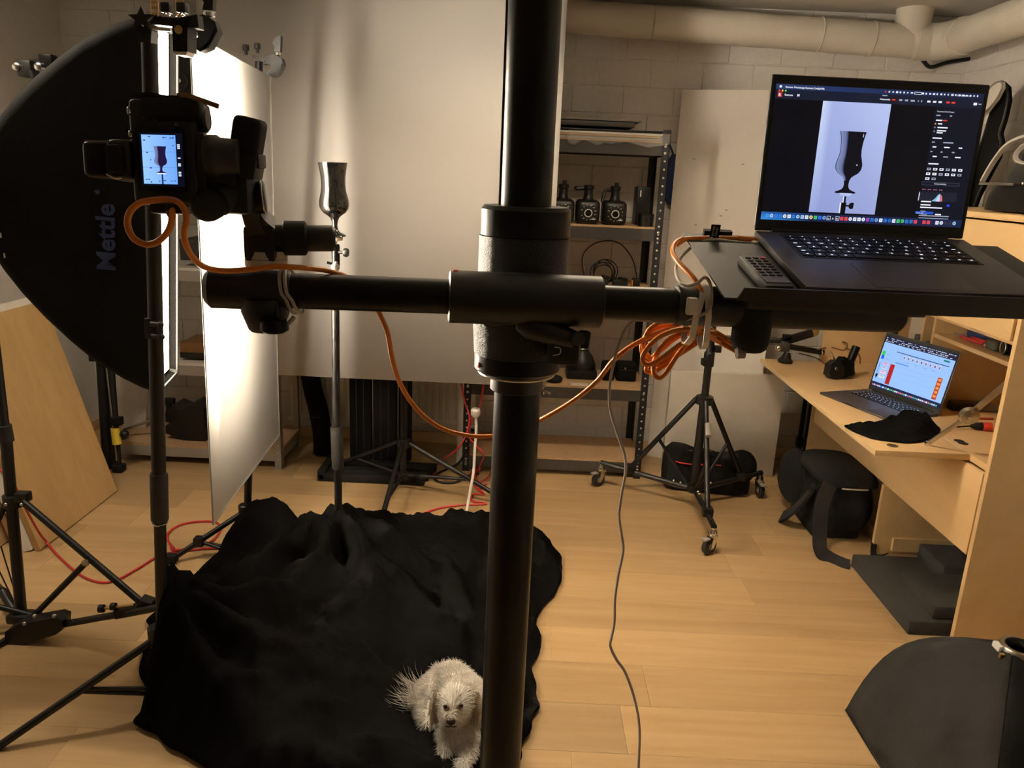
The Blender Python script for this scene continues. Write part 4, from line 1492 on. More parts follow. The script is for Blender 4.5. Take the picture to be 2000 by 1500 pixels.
# ------------------------------------------------------------------ light stands
def leg_set(r, base, zc, angles, reach, r_leg=.0095, brace=.5, zb=.05, zf=.008):
    for k, a in enumerate(angles):
        d = V((math.cos(a), math.sin(a), 0))
        top = base + V((0, 0, zc)) + d * .03
        foot = base + d * reach + V((0, 0, zf))
        MB().tube(top, foot, r_leg, seg=12).build('leg', 'stand_black', r)
        MB().tube(base + d * .022 + V((0, 0, zb)), top.lerp(foot, brace), r_leg * .7, seg=10).build('brace', 'stand_black', r)
        MB().ball(foot, r_leg * 1.35, 2).build('foot', 'black_rubber', r)
    MB().lathe(base + V((0, 0, zc - .03)), (0, 0, 1), [(0, .024), (.05, .026), (.055, .02)], 20).build('collar', 'black_plastic', r)


def pole(r, pts, rads, grips=()):
    for (a, b), q in zip(zip(pts[:-1], pts[1:]), rads):
        MB().tube(a, b, q, seg=20).build('pole', 'stand_black', r)
    for a, b, q in grips:
        MB().lathe(a, V(b) - V(a), [(0, q * .92), (.006, q), ((V(b) - V(a)).length - .006, q), ((V(b) - V(a)).length, q * .92)], 24).build('grip', 'grip_grey', r)


# stand that carries the diffusion sheet (in front of the softbox)
B = V((-.925, 1.8, 0))
sB = thing('light_stand', 'black light stand in front of the softbox, its near leg reaching the lower left', 'stand', B)
T = at(292, 85, 1.8)
zl = lambda z: B.lerp(T, z / T.z)
pole(sB, [zl(.004), zl(.62), T], [.0148, .0172], [(zl(.56), zl(.69), .0215)])
MB().torus(zl(.553), (0, 0, 1), .0165, .0025, 20, 6).build('ring', 'chrome', sB)
Lf = fl(-6, 1460, .008)
MB().tube(at(318, 1238, 1.8), Lf, .0105).build('leg', 'stand_black', sB)
mid = at(318, 1238, 1.8).lerp(Lf, .5)
for dz in (0, -.018):
    MB().tube(mid + V((0, 0, dz * .4)), B + V((0, -.015, .075 + dz)), .006).build('brace', 'stand_black', sB)
for a in (.5,):
    d = V((math.cos(a), math.sin(a), 0))
    MB().tube(B + V((0, 0, .2)), B + d * .3 + V((0, 0, .008)), .0105).build('leg', 'stand_black', sB)
MB().lathe(B + V((0, 0, .2)), (0, 0, 1), [(0, .023), (.05, .024), (.055, .02)], 20).build('collar', 'black_plastic', sB)
p = at(300, 640, 1.8)
MB().box(p, (.03, .035, .05), bev=.004).build('clamp_block', 'black_plastic', sB)
for dz in (.013, -.016):
    MB().tube(p + V((.004, -.02, dz)), p + V((.03, -.024, dz)), .006).build('wing_screw', 'grip_grey', sB)
    MB().ball(p + V((.028, -.024, dz)), .0085, 2).build('wing_screw', 'grip_grey', sB)

# crossbar, clamps at the head of the stand
hd = thing('head_clamp', 'black multi clamp with star knob on top of the front light stand', 'clamp', T)
YC = 1.84
MB().prism(pxpoly([(262, 40), (285, 45), (296, 60), (294, 92), (274, 96), (268, 70)], YC), (0, .035, 0)).build('socket', 'black_plastic', hd)
stp = []
for k in range(10):
    rr_ = 27 if k % 2 == 0 else 12
    t = 2 * PI * k / 10 - PI / 2
    stp.append((275 + rr_ * math.cos(t), 36 + rr_ * .9 * math.sin(t)))
MB().prism(pxpoly(stp, YC - .02), (0, .016, 0)).build('star_knob', 'black_plastic', hd)
MB().prism(pxpoly([(285, 30), (345, 35), (385, 28), (388, 55), (340, 52), (290, 46)], YC), (0, .03, 0)).build('crossbar', 'black_plastic', hd)
MB().prism(pxpoly([(336, 36), (366, 36), (366, 100), (338, 100)], YC - .005), (0, .05, 0)).build('block', 'black_satin', hd)
MB().lathe(at(349, 58, YC - .005), (0, -1, 0), [(0, .009), (.002, .009)], 18).build('button', 'brass', hd)
MB().prism(pxpoly([(335, 101), (366, 101), (362, 108), (345, 107)], YC), (0, .04, 0)).build('block_foot', 'label_white', hd)
MB().path([at(278, 50, YC - .012), at(283, 41, YC - .014), at(292, 39, YC - .012)], .004).build('latch', 'chrome', hd)
MB().path([at(296, 55, YC - .003), at(334, 59, YC - .003)], .004).build('edge_rod', 'steel', hd)
for x in (303, 352):
    a_, b_ = at(x - 5, -6, YC + .1), at(x - 4, 32, YC + .1)
    mb = MB()
    for dx in (-.004, .011):
        mb.tube(a_ + V((dx, 0, 0)), b_ + V((dx, 0, 0)), .0022, seg=8)
    for k in range(4):
        c = a_.lerp(b_, k / 3.5)
        mb.box(c + V((.0035, 0, 0)), (.016, .003, .004))
    mb.build('ladder_strap', 'board_edge', hd)
for x in (326, 357):
    MB().box(at(x, 16, YC + .06), (.022, .025, .022), bev=.004).build('buckle', 'black_plastic', hd)
    MB().path([at(x - 7, 30, YC + .05), at(x - 2, 24, YC + .05), at(x + 6, 30, YC + .05)], .0022).build('buckle_wire', 'chrome', hd)
JAW = [(362, 60), (372, 32), (398, 28), (421, 42), (426, 60), (408, 92), (390, 100), (372, 88), (377, 80), (388, 72), (386, 62), (370, 58)]


def jaw_clamp(Y, dx, dy, s_, label, m1):
    f_ = lambda P: pxpoly([(dx + (x - 395) * s_, dy + (y - 64) * s_) for x, y in P], Y)
    r = thing('spring_clamp', label, 'clamp', at(dx, dy, Y), group=None)
    MB().prism(f_(JAW), (0, .03, 0)).build('jaw', m1, r)
    MB().prism(f_([(385, 96), (404, 84), (420, 56), (426, 60), (409, 93), (391, 101)]), (0, .034, 0)).build('jaw_pad', 'black_satin', r)
    MB().prism(f_([(390, -8), (402, -26), (418, -30), (416, 20), (396, 20), (399, 4)]), (0, .022, 0)).build('handle', 'black_plastic', r)
    MB().lathe(f_([(406, 30)])[0] + V((0, .012, 0)), (0, 0, 1), [(0, .013 * s_ * Y / 1.9), (.008, .013 * s_ * Y / 1.9)], 18).build('collar', 'chrome', r)
    return r


jaw_clamp(1.935, 394, 64, 1.0, 'large black clamp gripping the near top corner of the diffusion sheet', 'black_plastic')
fc = jaw_clamp(2.63, 534, 128, .62, 'small grey clamp gripping the far top corner of the diffusion sheet', 'clamp_grey')
MB().prism(pxpoly([(492, 106), (519, 116), (516, 122), (494, 113)], 2.63), (0, .02, 0)).build('bar', 'black_plastic', fc)
for x, y in ((481, 97), (503, 94)):
    MB().lathe(at(x, y + 10, 2.64), (0, 0, 1), [(0, .005), (.012, .005), (.013, .01), (.028, .01), (.03, .007)], 14).build('knob_screw', 'black_plastic', fc)

# diffusion sheet
df_ = thing('diffusion_sheet', 'large white translucent sheet glowing in front of the softbox', 'diffuser', at(480, 900, 2.3))
c4 = [at(370, 62, 1.95), at(416, 1025, 1.95), at(545, 850, 2.65), at(527, 150, 2.65)]
n_ = (c4[1] - c4[0]).cross(c4[3] - c4[0]).normalized()
mb = MB()
N1, N2 = 10, 8
MB().prism(c4, n_ * .003).build('sheet', 'opal_acrylic', df_, smooth=False)
mb = MB()
for i in range(4):
    a_, b_ = c4[i], c4[(i + 1) % 4]
    mb.tube(a_, b_, .0019, seg=6)
mb.build('cut_edge', 'backdrop_paper', df_)

# far stand of the diffusion sheet
Cb = V((-1.02, 2.72, 0))
sC = thing('light_stand', 'black stand behind the diffusion sheet with one leg reaching left on the floor', 'stand', Cb)
Ct = at(506, 120, 2.68)
pole(sC, [Cb + V((0, 0, .004)), Cb.lerp(Ct, .6), Ct], [.014, .012])
ft = fl(333, 1094, .012)
mid = at(385, 1068, 2.64)
MB().tube(Cb + V((0, 0, .16)), ft, .0105).build('leg', 'stand_black', sC)
MB().box(ft + V((.005, 0, .008)), (.04, .035, .032), bev=.006).build('foot', 'black_rubber', sC)
MB().box((Cb + V((0, 0, .16))).lerp(ft, .62), (.035, .035, .035), bev=.005).build('leg_clip', 'black_plastic', sC)
MB().tube((Cb + V((0, 0, .16))).lerp(ft, .62), Cb + V((.05, -.12, .03)), .007).build('brace', 'stand_black', sC)
MB().tube((Cb + V((0, 0, .16))).lerp(ft, .62) + V((0, .01, -.01)), Cb + V((.03, -.05, .02)), .007).build('brace', 'stand_black', sC)
MB().lathe(Cb + V((0, 0, .14)), (0, 0, 1), [(0, .022), (.045, .023), (.05, .018)], 20).build('collar', 'black_plastic', sC)

# backdrop with the stand behind it
YBK = 3.22
bk = thing('backdrop_sheet', 'large white backdrop sheet hanging behind the dark glass', 'backdrop', (-.6, YBK, .56))
mb = MB()
x0, x1 = at(383, 5, YBK).x, at(1090, 330, YBK).x
rows = []
for j in range(2):
    z = at(740, 741, YBK).z if j == 0 else 2.22
    row = []
    for i in range(41):
        t = i / 40
        x = x0 + (x1 - x0) * t
        bow = .006 * math.exp(-((x + .95) / .09) ** 2) - .005 * math.exp(-((x + 1.08) / .08) ** 2)
        row.append(mb.bm.verts.new((x, YBK + bow, z)))
    rows.append(row)
for i in range(40):
    mb.bm.faces.new((rows[0][i], rows[0][i + 1], rows[1][i + 1], rows[1][i]))
o = mb.build('sheet', 'backdrop_paper', bk, angle=80)
md = o.modifiers.new('t', 'SOLIDIFY')
md.thickness = .004
MB().tube((x0 - .03, YBK + .03, 2.2), (x1 + .05, YBK + .03, 2.2), .016).build('top_bar', 'stand_black', bk)
Eb = V((-.515, 3.38, 0))
sE = thing('light_stand', 'black tripod stand behind the backdrop with widely spread legs', 'stand', Eb)
pole(sE, [Eb + V((0, 0, .06)), Eb + V((0, 0, 2.18))], [.0145])
zc = at(795, 865, 3.38).z
for tip in (fl(733, 1060, .008), fl(1000, 985, .008), fl(640, 915, .008)):
    tp = Eb + V((0, 0, zc))
    MB().tube(tp + (V((tip.x, tip.y, 0)) - V((Eb.x, Eb.y, 0))).normalized() * .03, tip, .011).build('leg', 'stand_black', sE)
    MB().tube(Eb + V((0, 0, .07)), tp.lerp(tip, .6), .008).build('brace', 'stand_black', sE)
    MB().ball(tip + V((0, 0, .004)), .014, 2).build('foot', 'black_rubber', sE)
MB().lathe(Eb + V((0, 0, zc - .02)), (0, 0, 1), [(0, .03), (.035, .032), (.04, .02)], 20).build('collar', 'black_plastic', sE)
MB().lathe(Eb + V((0, 0, .05)), (0, 0, 1), [(0, .024), (.03, .026), (.035, .018)], 20).build('collar', 'black_plastic', sE)

# ------------------------------------------------------------------ glass and its stand
YG = 2.4
gt, gb = at(647, 317, YG), at(655, 462, YG)
gh = gt.z - gb.z
GX = gb.x
R_ = .0432
gl = thing('hurricane_glass', 'glossy black tulip shaped cocktail glass on top of a thin stand', 'glass', (GX, YG, gb.z))
prof = []
for t, a in reversed(GLASS):
    if t in (.96, .975, .99, 1.0):
        continue
    prof.append(((1 - t) * gh, a * .0865))
base = [(0, .031), (.002, .0335), (.004, .0325), (.0075, .027), (.013, .016), (.02, .0095)]
prof = base + [p for p in prof if p[0] > .025]
MB().lathe((GX, YG, gb.z), (-.02, 0, 1), prof, 48, cap=True).build('goblet', 'black_glass', gl, angle=60)
gs = thing('light_stand', 'slim black stand carrying the dark glass, its base wrapped in black cloth', 'stand', (GX - .006, YG, 0))
zq = gb.z
MB().lathe((GX, YG, zq - .014), (0, 0, 1), [(0, .012), (.003, .022), (.0135, .023)], 24).build('putty_pad', 'white_cable', gs)
MB().tube((GX, YG, zq - .014), (GX, YG, zq - .06), .006).build('stud', 'chrome', gs)
kz = at(655, 500, YG).z
MB().lathe((GX, YG, kz - .03), (0, 0, 1), [(0, .012), (.06, .013), (.066, .011)], 24).build('head_tube', 'black_satin', gs)
MB().lathe((GX + .01, YG - .004, at(680, 493, YG).z), (1, -.1, 0), [(0, .005), (.016, .005), (.017, .012), (.024, .014), (.03, .012)], 16).build('thumb_knob', 'black_plastic', gs)
MB().lathe((GX + .002, YG - .012, at(657, 521, YG).z), (0, -1, 0), [(0, .013), (.006, .013), (.009, .009)], 20).build('clamp_bolt', 'steel', gs)
MB().ball((GX + .004, YG - .013, at(657, 512, YG).z), .005, 2).build('bolt_head', 'chrome', gs)
MB().path([(GX - .012, YG, at(645, 515, YG).z), (GX - .026, YG - .005, at(636, 514, YG).z + .003)], .004).build('wing_lever', 'black_plastic', gs)
g0 = at(657, 833, YG)
g1 = at(660, 915, YG)
P1 = V((GX - .003, YG, at(655, 540, YG).z))
pole(gs, [P1, V((g0.x, YG, g0.z)), V((g1.x, YG, g1.z)), V((GX - .008, YG, .004))], [.0125, .0145, .0128], [(V((g1.x, YG, g1.z)), V((g0.x, YG, g0.z)), .0195)])
MB().lathe((P1.x, YG, P1.z - .005), (0, 0, -1), [(0, .0165), (.03, .0165), (.034, .013)], 20).build('grip', 'grip_grey', gs)
for a in (.4, 2.5, 4.6):
    d = V((math.cos(a), math.sin(a), 0))
    MB().tube(V((GX - .008, YG, .16)) + d * .015, V((GX - .008, YG, .012)) + d * .3, .009).build('leg', 'stand_black', gs)

# ------------------------------------------------------------------ stand on the far left
Ab = V((-1.528, 2.143, 0))
sA = thing('light_stand', 'heavy black light stand at the left edge with an adjustable levelling leg', 'stand', Ab)
At_ = at(-40, 420, 2.2)
pole(sA, [Ab + V((0, 0, .03)), at(12, 860, 2.165), V((At_.x, 2.2, 1.28))], [.0165, .0135])
MB().lathe(at(12, 862, 2.165), (-.05, 0, 1), [(0, .022), (.05, .022)], 20).build('grip', 'grip_grey', sA)
ca = at(27, 975, 2.155)
MB().lathe(ca + V((0, 0, -.02)), (0, 0, 1), [(0, .03), (.034, .03)], 20).build('collar', 'black_plastic', sA)
for px in (12, 42):
    MB().ball(at(px, 985, 2.12), .0055, 2).build('bolt', 'chrome', sA)
MB().box(at(45, 970, 2.14), (.04, .03, .03), bev=.004).build('collar_lug', 'black_plastic', sA)
sl = at(292, 1190, 2.0)
j1, j2 = at(46, 980, 2.13), at(278, 1178, 2.02)
MB().tube(j1, j2, .0105).build('strut', 'stand_black', sA)
jm = at(172, 1095, 2.07)
hub = at(66, 1203, 2.12)
MB().tube(jm, hub, .0095).build('brace', 'stand_black', sA)
MB().lathe(jm + V((0, -.012, 0)), (0, -1, 0), [(0, .011), (.005, .011), (.007, .006)], 14).build('joint_bolt', 'steel', sA)
lg0, lg1 = at(118, 1220, 2.08), at(322, 1184, 1.97)
MB().tube(lg0, lg1, .0105).build('levelling_leg', 'stand_black', sA)
MB().prism(pxpoly([(10, 1234), (35, 1220), (108, 1207), (121, 1212), (120, 1232), (108, 1240), (30, 1264), (8, 1262)], 2.05), (0, .05, 0)).build('leg_housing', 'black_plastic', sA)
MB().prism(pxpoly([(220, 1195), (265, 1188), (272, 1172), (295, 1180), (295, 1197), (225, 1210)], 2.0), (0, .035, 0)).build('slider', 'black_plastic', sA)
MB().tube(at(198, 1189, 2.01), at(262, 1181, 2.01), .0045).build('adjuster_rod', 'brass', sA)
for px, py, rr_ in ((199, 1189, .012), (222, 1185, .011)):
    MB().lathe(at(px, py, 2.01) - V((.008, 0, 0)), (1, .05, .05), [(0, rr_), (.014, rr_)], 14).build('adjuster_nut', 'black_plastic', sA)
MB().tube(at(12, 1250, 2.06), fl(-120, 1330, .01), .0105).build('leg', 'stand_black', sA)
MB().tube(hub, at(-30, 1178, 2.1), .009).build('brace', 'stand_black', sA)
MB().tube(at(10, 985, 2.15), at(-70, 1160, 2.1), .0095).build('strut', 'stand_black', sA)
MB().tube(at(38, 1210, 2.15), at(5, 1155, 2.22), .014).build('leg', 'stand_black', sA)
MB().tube(at(5, 1155, 2.22), fl(-60, 1100, .012), .0125).build('leg', 'stand_black', sA)
for px, py in ((68, 1203), (48, 1218), (106, 1203)):
    MB().ball(at(px, py, 2.04), .0065, 2).build('bolt', 'steel', sA)
MB().box(hub + V((-.03, 0, -.005)), (.09, .05, .03), bev=.008).build('hub', 'black_plastic', sA)
MB().tube(at(32, 1165, 2.17), at(2, 1068, 2.19), .0022).build('cable_stay', 'dark_cable', sA)
MB().tube(at(25, 1170, 2.18), at(-4, 1110, 2.2), .0022).build('cable_stay', 'dark_cable', sA)

# ------------------------------------------------------------------ wheeled stand
Wb = V((.83, 3.33, 0))
ws = thing('rolling_stand', 'black rolling light stand with three chrome castors below the laptop tray', 'stand', Wb)
Wt = at(1385, 660, 3.33)
ctop = at(1370, 780, 3.33)
pole(ws, [V((Wb.x - .006, 3.33, .09)), V((Wb.x, 3.33, ctop.z)), V((Wb.x + .0, 3.33, Wt.z + .12))], [.0195, .0165])
MB().lathe((Wb.x, 3.33, at(1380, 715, 3.33).z), (0, 0, 1), [(0, .023), (.06, .023), (.065, .019)], 20).build('grip', 'black_plastic', ws)
MB().box((Wb.x + .03, 3.32, at(1390, 680, 3.33).z), (.03, .03, .03), bev=.005).build('knob', 'black_plastic', ws)
MB().box((Wb.x - .025, 3.31, at(1390, 705, 3.33).z), (.025, .03, .03), bev=.005).build('knob', 'black_plastic', ws)
pz0 = at(1430, 668, 3.33)
MB().boxm((at(1347, 668, 3.33).x, 3.3, pz0.z + .008), (at(1522, 668, 3.33).x, 3.36, pz0.z + .024), bev=.004).build('crossbar', 'black_plastic', ws)
MB().lathe((Wb.x, 3.33, ctop.z - .02), (0, 0, 1), [(0, .036), (.035, .038), (.04, .026)], 20).build('collar', 'black_plastic', ws)
MB().lathe((Wb.x - .006, 3.33, .075), (0, 0, 1), [(0, .028), (.035, .028)], 20).build('hub', 'black_plastic', ws)
tips = (fl(1388, 1080, 0), fl(1172, 948, 0), fl(1480, 968, 0))
for k, tp in enumerate(tips):
    d = V((tp.x - Wb.x, tp.y - Wb.y, 0))
    L_ = d.length
    d.normalize()
    end = V((tp.x, tp.y, .118)) - d * .03
    low = V((Wb.x, 3.33, .085)) + d * .02
    MB().tube(low, end + d * .035, .0125).build('leg', 'stand_black', ws)
    jn = low.lerp(end, .72)
    MB().tube(V((Wb.x, 3.33, ctop.z)) + d * .035, jn + V((0, 0, .015)), .0115).build('strut', 'stand_black', ws)
    MB().box(jn + V((0, 0, .008)), (.045, .045, .04), bev=.008).build('slider', 'black_plastic', ws)
    mq = (V((Wb.x, 3.33, ctop.z)) + d * .035).lerp(jn, .55)
    MB().tube(mq, V((Wb.x, 3.33, .1)) + d * .03, .0075).build('brace', 'stand_black', ws)
    for q_ in (.12, .2):
        MB().ball(low.lerp(end, q_) + V((0, -.008, .016)), .007, 2).build('bolt', 'chrome', ws)
    ft = V((tp.x, tp.y, 0))
    sd_ = V((-.8, -.6, 0)).normalized() if k != 2 else V((.1, -1, 0)).normalized()
    ax = V((-sd_.y, sd_.x, 0))
    wc = ft + sd_ * .016 + V((0, 0, .0355))
    cst = MB().lathe(wc - ax * .012, ax, [(0, .012), (0, .03), (.003, .035), (.021, .035), (.024, .03), (.024, .012)], 28).build('castor', 'grip_grey', ws)
    MB().lathe(wc - ax * .0135, ax, [(0, .014), (.027, .014)], 18).build('wheel_hub', 'lip_grey', cst)
    fk = MB()
    for s_ in (-1, 1):
        oo = ax * (.0155 * s_)
        fk.prism([wc + oo + V((0, 0, -.008)) - sd_ * .008, wc + oo + V((0, 0, -.008)) + sd_ * .008, wc + oo - sd_ * .002 + V((0, 0, .044)), wc + oo - sd_ * .034 + V((0, 0, .044))], ax * .002 * s_)
    fk.box(wc - sd_ * .017 + V((0, 0, .0455)), (.036, .036, .004))
    fk.build('fork', 'chrome', cst)
    MB().lathe(wc - sd_ * .017 + V((0, 0, .047)), (0, 0, 1), [(0, .017), (.012, .017), (.02, .012), (.03, .012)], 20).build('swivel', 'chrome', cst)
    MB().box((0, 0, 0), (.034, .026, .008), M=frame(wc + sd_ * .026 + V((0, 0, .036)), sd_, ax), bev=.003).build('brake_tab', 'lip_grey', cst)
    MB().lathe(wc - ax * .019, ax, [(0, .005), (.038, .005)], 12).build('axle', 'steel', cst)
lb = jn
MB().tube(V((Wb.x, 3.33, ctop.z)).lerp(V((tips[0].x, tips[0].y, .11)), .2) + V((.004, -.012, .0)), V((Wb.x, 3.33, ctop.z)).lerp(V((tips[0].x, tips[0].y, .11)), .3) + V((.004, -.012, 0)), .0122).build('leg_label', 'lip_grey', ws)

# ------------------------------------------------------------------ studio column stand in the foreground
CX, CY = 0.0, 1.27
sc_ = thing('camera_stand', 'massive black studio column stand with a horizontal arm in the foreground', 'stand', (CX, CY, 0))
MB().tube((-.002, CY, .1), (CX, CY, 1.12), .0395, seg=40).build('column', 'black_satin', sc_)
MB().tube((CX, CY, 1.1), (CX, CY, 2.2), .0405, seg=40).build('upper_column', 'black_satin', sc_)
MB().boxm((-.0435, CY - .004, 1.38), (-.0385, CY + .004, 2.2)).build('guide_strip', 'black_plastic', sc_)
MB().lathe((CX, CY, 0), (0, 0, 1), [(.02, .14), (.05, .14), (.06, .13), (.07, .06), (.12, .055)], 40).build('base', 'black_satin', sc_)
for a in (.4, 2.2, 4.0, 5.3):
    MB().ball((CX + .11 * math.cos(a), CY + .11 * math.sin(a), .0125), .0125, 2).build('castor', 'black_rubber', sc_)
zs1 = at(1025, 402, CY).z
zs0 = at(1012, 722, CY).z
zm = at(1020, 585, CY).z
RS = .073
MB().lathe((CX + .001, CY, zs1 - .046), (0, 0, 1), [(0, RS - .001), (.04, RS - .001), (.046, RS - .006), (.046, .041)], 56).build('top_ring', 'black_satin', sc_)
MB().lathe((CX, CY, zm), (0, 0, 1), [(-.02, RS + .006), (.0, RS + .008), (.03, RS + .004), (.045, RS), (zs1 - .0475 - zm, RS)], 56).build('sleeve', 'black_crinkle', sc_)
MB().lathe((CX - .003, CY, zs0 + .03), (0, 0, 1), [(0, RS), (.02, RS + .001), (zm - .02 - zs0 - .03, RS + .004)], 56).build('lower_sleeve', 'black_crinkle', sc_)
MB().lathe((CX - .003, CY, zs0), (0, 0, 1), [(-.004, .05), (0, RS - .006), (.005, RS - .001), (.029, RS - .001)], 56).build('lower_ring', 'black_satin', sc_)
MB().torus((CX - .003, CY, zs0 - .004), (0, 0, 1), .063, .0022, 48, 6).build('wire_ring', 'steel', sc_)
MB().lathe((CX - .002, CY, zs0 - .034), (0, 0, 1), [(0, .043), (.002, .045), (.03, .045)], 48).build('collar', 'black_plastic', sc_)
p = at(1060, 757, CY - .02)
MB().tube(at(1057, 752, CY), at(1061, 770, CY), .002).build('wing_bolt', 'steel', sc_)
MB().tube(at(1061, 763, CY - .01), at(1074, 770, CY - .01), .0022).build('wing_bolt', 'steel', sc_)
MB().ball(at(1059, 757, CY - .01), .0032, 2).build('wing_bolt', 'chrome', sc_)
aL, aR = V((-.457, 1.12, at(410, 562, 1.12).z)), V((.66, 1.245, at(1770, 612, 1.245).z))
ad = (aR - aL).normalized()
at0 = lambda x: aL + ad * ((x - aL.x) / ad.x)
MB().tube(at0(-.45), at0(.60), .0262, seg=36).build('arm', 'black_satin', sc_)
s0, s1 = at(876, 580, at0(-.11).y), at(1173, 590, at0(.12).y)
MB().lathe(at0(s0.x), ad, [(0, .036), (.002, .0395), ((s1.x - s0.x) / ad.x - .002, .0395), ((s1.x - s0.x) / ad.x, .037)], 48).build('arm_sleeve', 'black_plastic', sc_)
MB().box((CX, CY - .05, zm + .0), (.13, .05, .075), bev=.02, seg=3).build('coupling', 'black_plastic', sc_)
MB().lathe(aL + ad * -.002, ad, [(0, .022), (.004, .026), (.008, .0295), (.118, .0295), (.122, .027)], 36).build('end_cap', 'black_plastic', sc_)
kc = at(505, 600, 1.10)
MB().lathe(V((kc.x, at0(kc.x).y, kc.z + .01)), (.02, 0, -1), [(0, .034), (.02, .035), (.034, .030), (.046, .026), (.05, .022)], 32).build('clamp_knob', 'black_plastic', sc_)
MB().box((kc.x, at0(kc.x).y, kc.z + .01), (.075, .045, .03), bev=.008).build('clamp_lug', 'black_plastic', sc_)
k2 = at(536, 636, 1.09)
MB().lathe(V((k2.x, k2.y, k2.z + .008)), (0, 0, -1), [(0, .017), (.004, .020), (.014, .020), (.018, .014)], 28).build('locking_knob', 'black_satin', sc_)
MB().tube(at(549, 600, 1.1), at(552, 630, 1.095), .004).build('locking_rod', 'grip_grey', sc_)
# locking lever on the sleeve
l0, l1 = at(1012, 628, 1.165), at(1122, 664, 1.165)
MB().lathe(l0, l1 - l0, [(0, .012), (.02, .021), (.05, .019), ((l1 - l0).length, .014)], 24).build('locking_lever', 'black_plastic', sc_)
MB().lathe(at(1128, 661, 1.15), (.1, -1, .1), [(-.012, .008), (0, .0105), (.006, .0105), (.008, .008)], 20).build('lever_knob', 'grip_grey', sc_)
MB().box(at(1100, 680, 1.19), (.05, .05, .045), bev=.008).build('lever_housing', 'black_plastic', sc_)
MB().path([at(1083, 678, 1.155), at(1094, 680, 1.155), at(1093, 691, 1.155), at(1080, 694, 1.155)], .0008, 6).build('edge_clip', 'steel', sc_)
for px, py, dy in ((944, 712, -.038), (890, 531, 0)):
    if dy:
        q = at(px, py, CY - .032)
        o_ = V((CX - .003, CY, q.z))
        d_ = (V((q.x, q.y, q.z)) - o_).normalized()
        MB().lathe(o_ + d_ * (RS - .002), d_, [(0, .0042), (.0025, .0042), (.003, .003)], 16).build('red_plug', 'red_plastic', sc_)
    else:
        q = at0(at(px, py, 1.16).x)
        MB().lathe(q + V((0, -.004, .037)), (0, 0, 1), [(0, .005), (.004, .004)], 16).build('red_plug', 'red_plastic', sc_)
MB().lathe(at(945, 640, CY - .045), (-.7, -.7, 0), [(-.01, .004), (.004, .004)], 12).build('pin', 'steel', sc_)
# right end: clamp below the tray
MB().lathe(at0(.235), ad, [(0, .027), (.003, .031), (.365, .031), (.37, .027)], 36).build('tray_clamp', 'black_plastic', sc_)
kc = at(1468, 640, 1.2)
MB().lathe(V((kc.x, 1.2, kc.z + .03)), (0, 0, -1), [(0, .03), (.05, .0295), (.062, .026), (.067, .02)], 32).build('tray_knob', 'black_rubber', sc_)
MB().lathe(at(1441, 687, 1.19), (-1, 0, -.1), [(-.01, .011), (.002, .011), (.003, .008)], 18).build('knob_button', 'lip_grey', sc_)

# ------------------------------------------------------------------ laptop tray, laptop, remote control
Rm = Matrix(((0.9987, -0.0487, 0.0141), (0.0507, 0.9682, -0.2448), (-0.0018, 0.2452, 0.9695)))
ML1 = Matrix.Translation((.5618, 1.3399, 1.3649)) @ Rm.to_4x4()
tr_ = thing('laptop_tray', 'black metal laptop tray tilted on the right end of the arm', 'tray', M=ML1)
MB().boxm((-.295, -.262, -.0085), (.25, .012, -.0055), ).build('plate', 'grip_grey', tr_, local=True)
mb = MB()
mb.prism([(-.279, -.262, -.0085), (-.271, -.262, .011), (.25, -.262, .011), (.25, -.262, -.0085)], (0, -.003, 0))
mb.build('front_lip', 'black_plastic', tr_, local=True)
MB().boxm((-.25, -.235, -.034), (.24, -.03, -.009), bev=.004).build('support_plate', 'black_plastic', tr_, local=True)
MB().boxm((-.262, .0, -.0055), (-.215, .012, .004)).build('stop', 'black_rubber', tr_, local=True)
MB().boxm((-.03, -.16, -.07), (.06, -.06, -.033), bev=.004).build('mount', 'black_plastic', tr_, local=True)


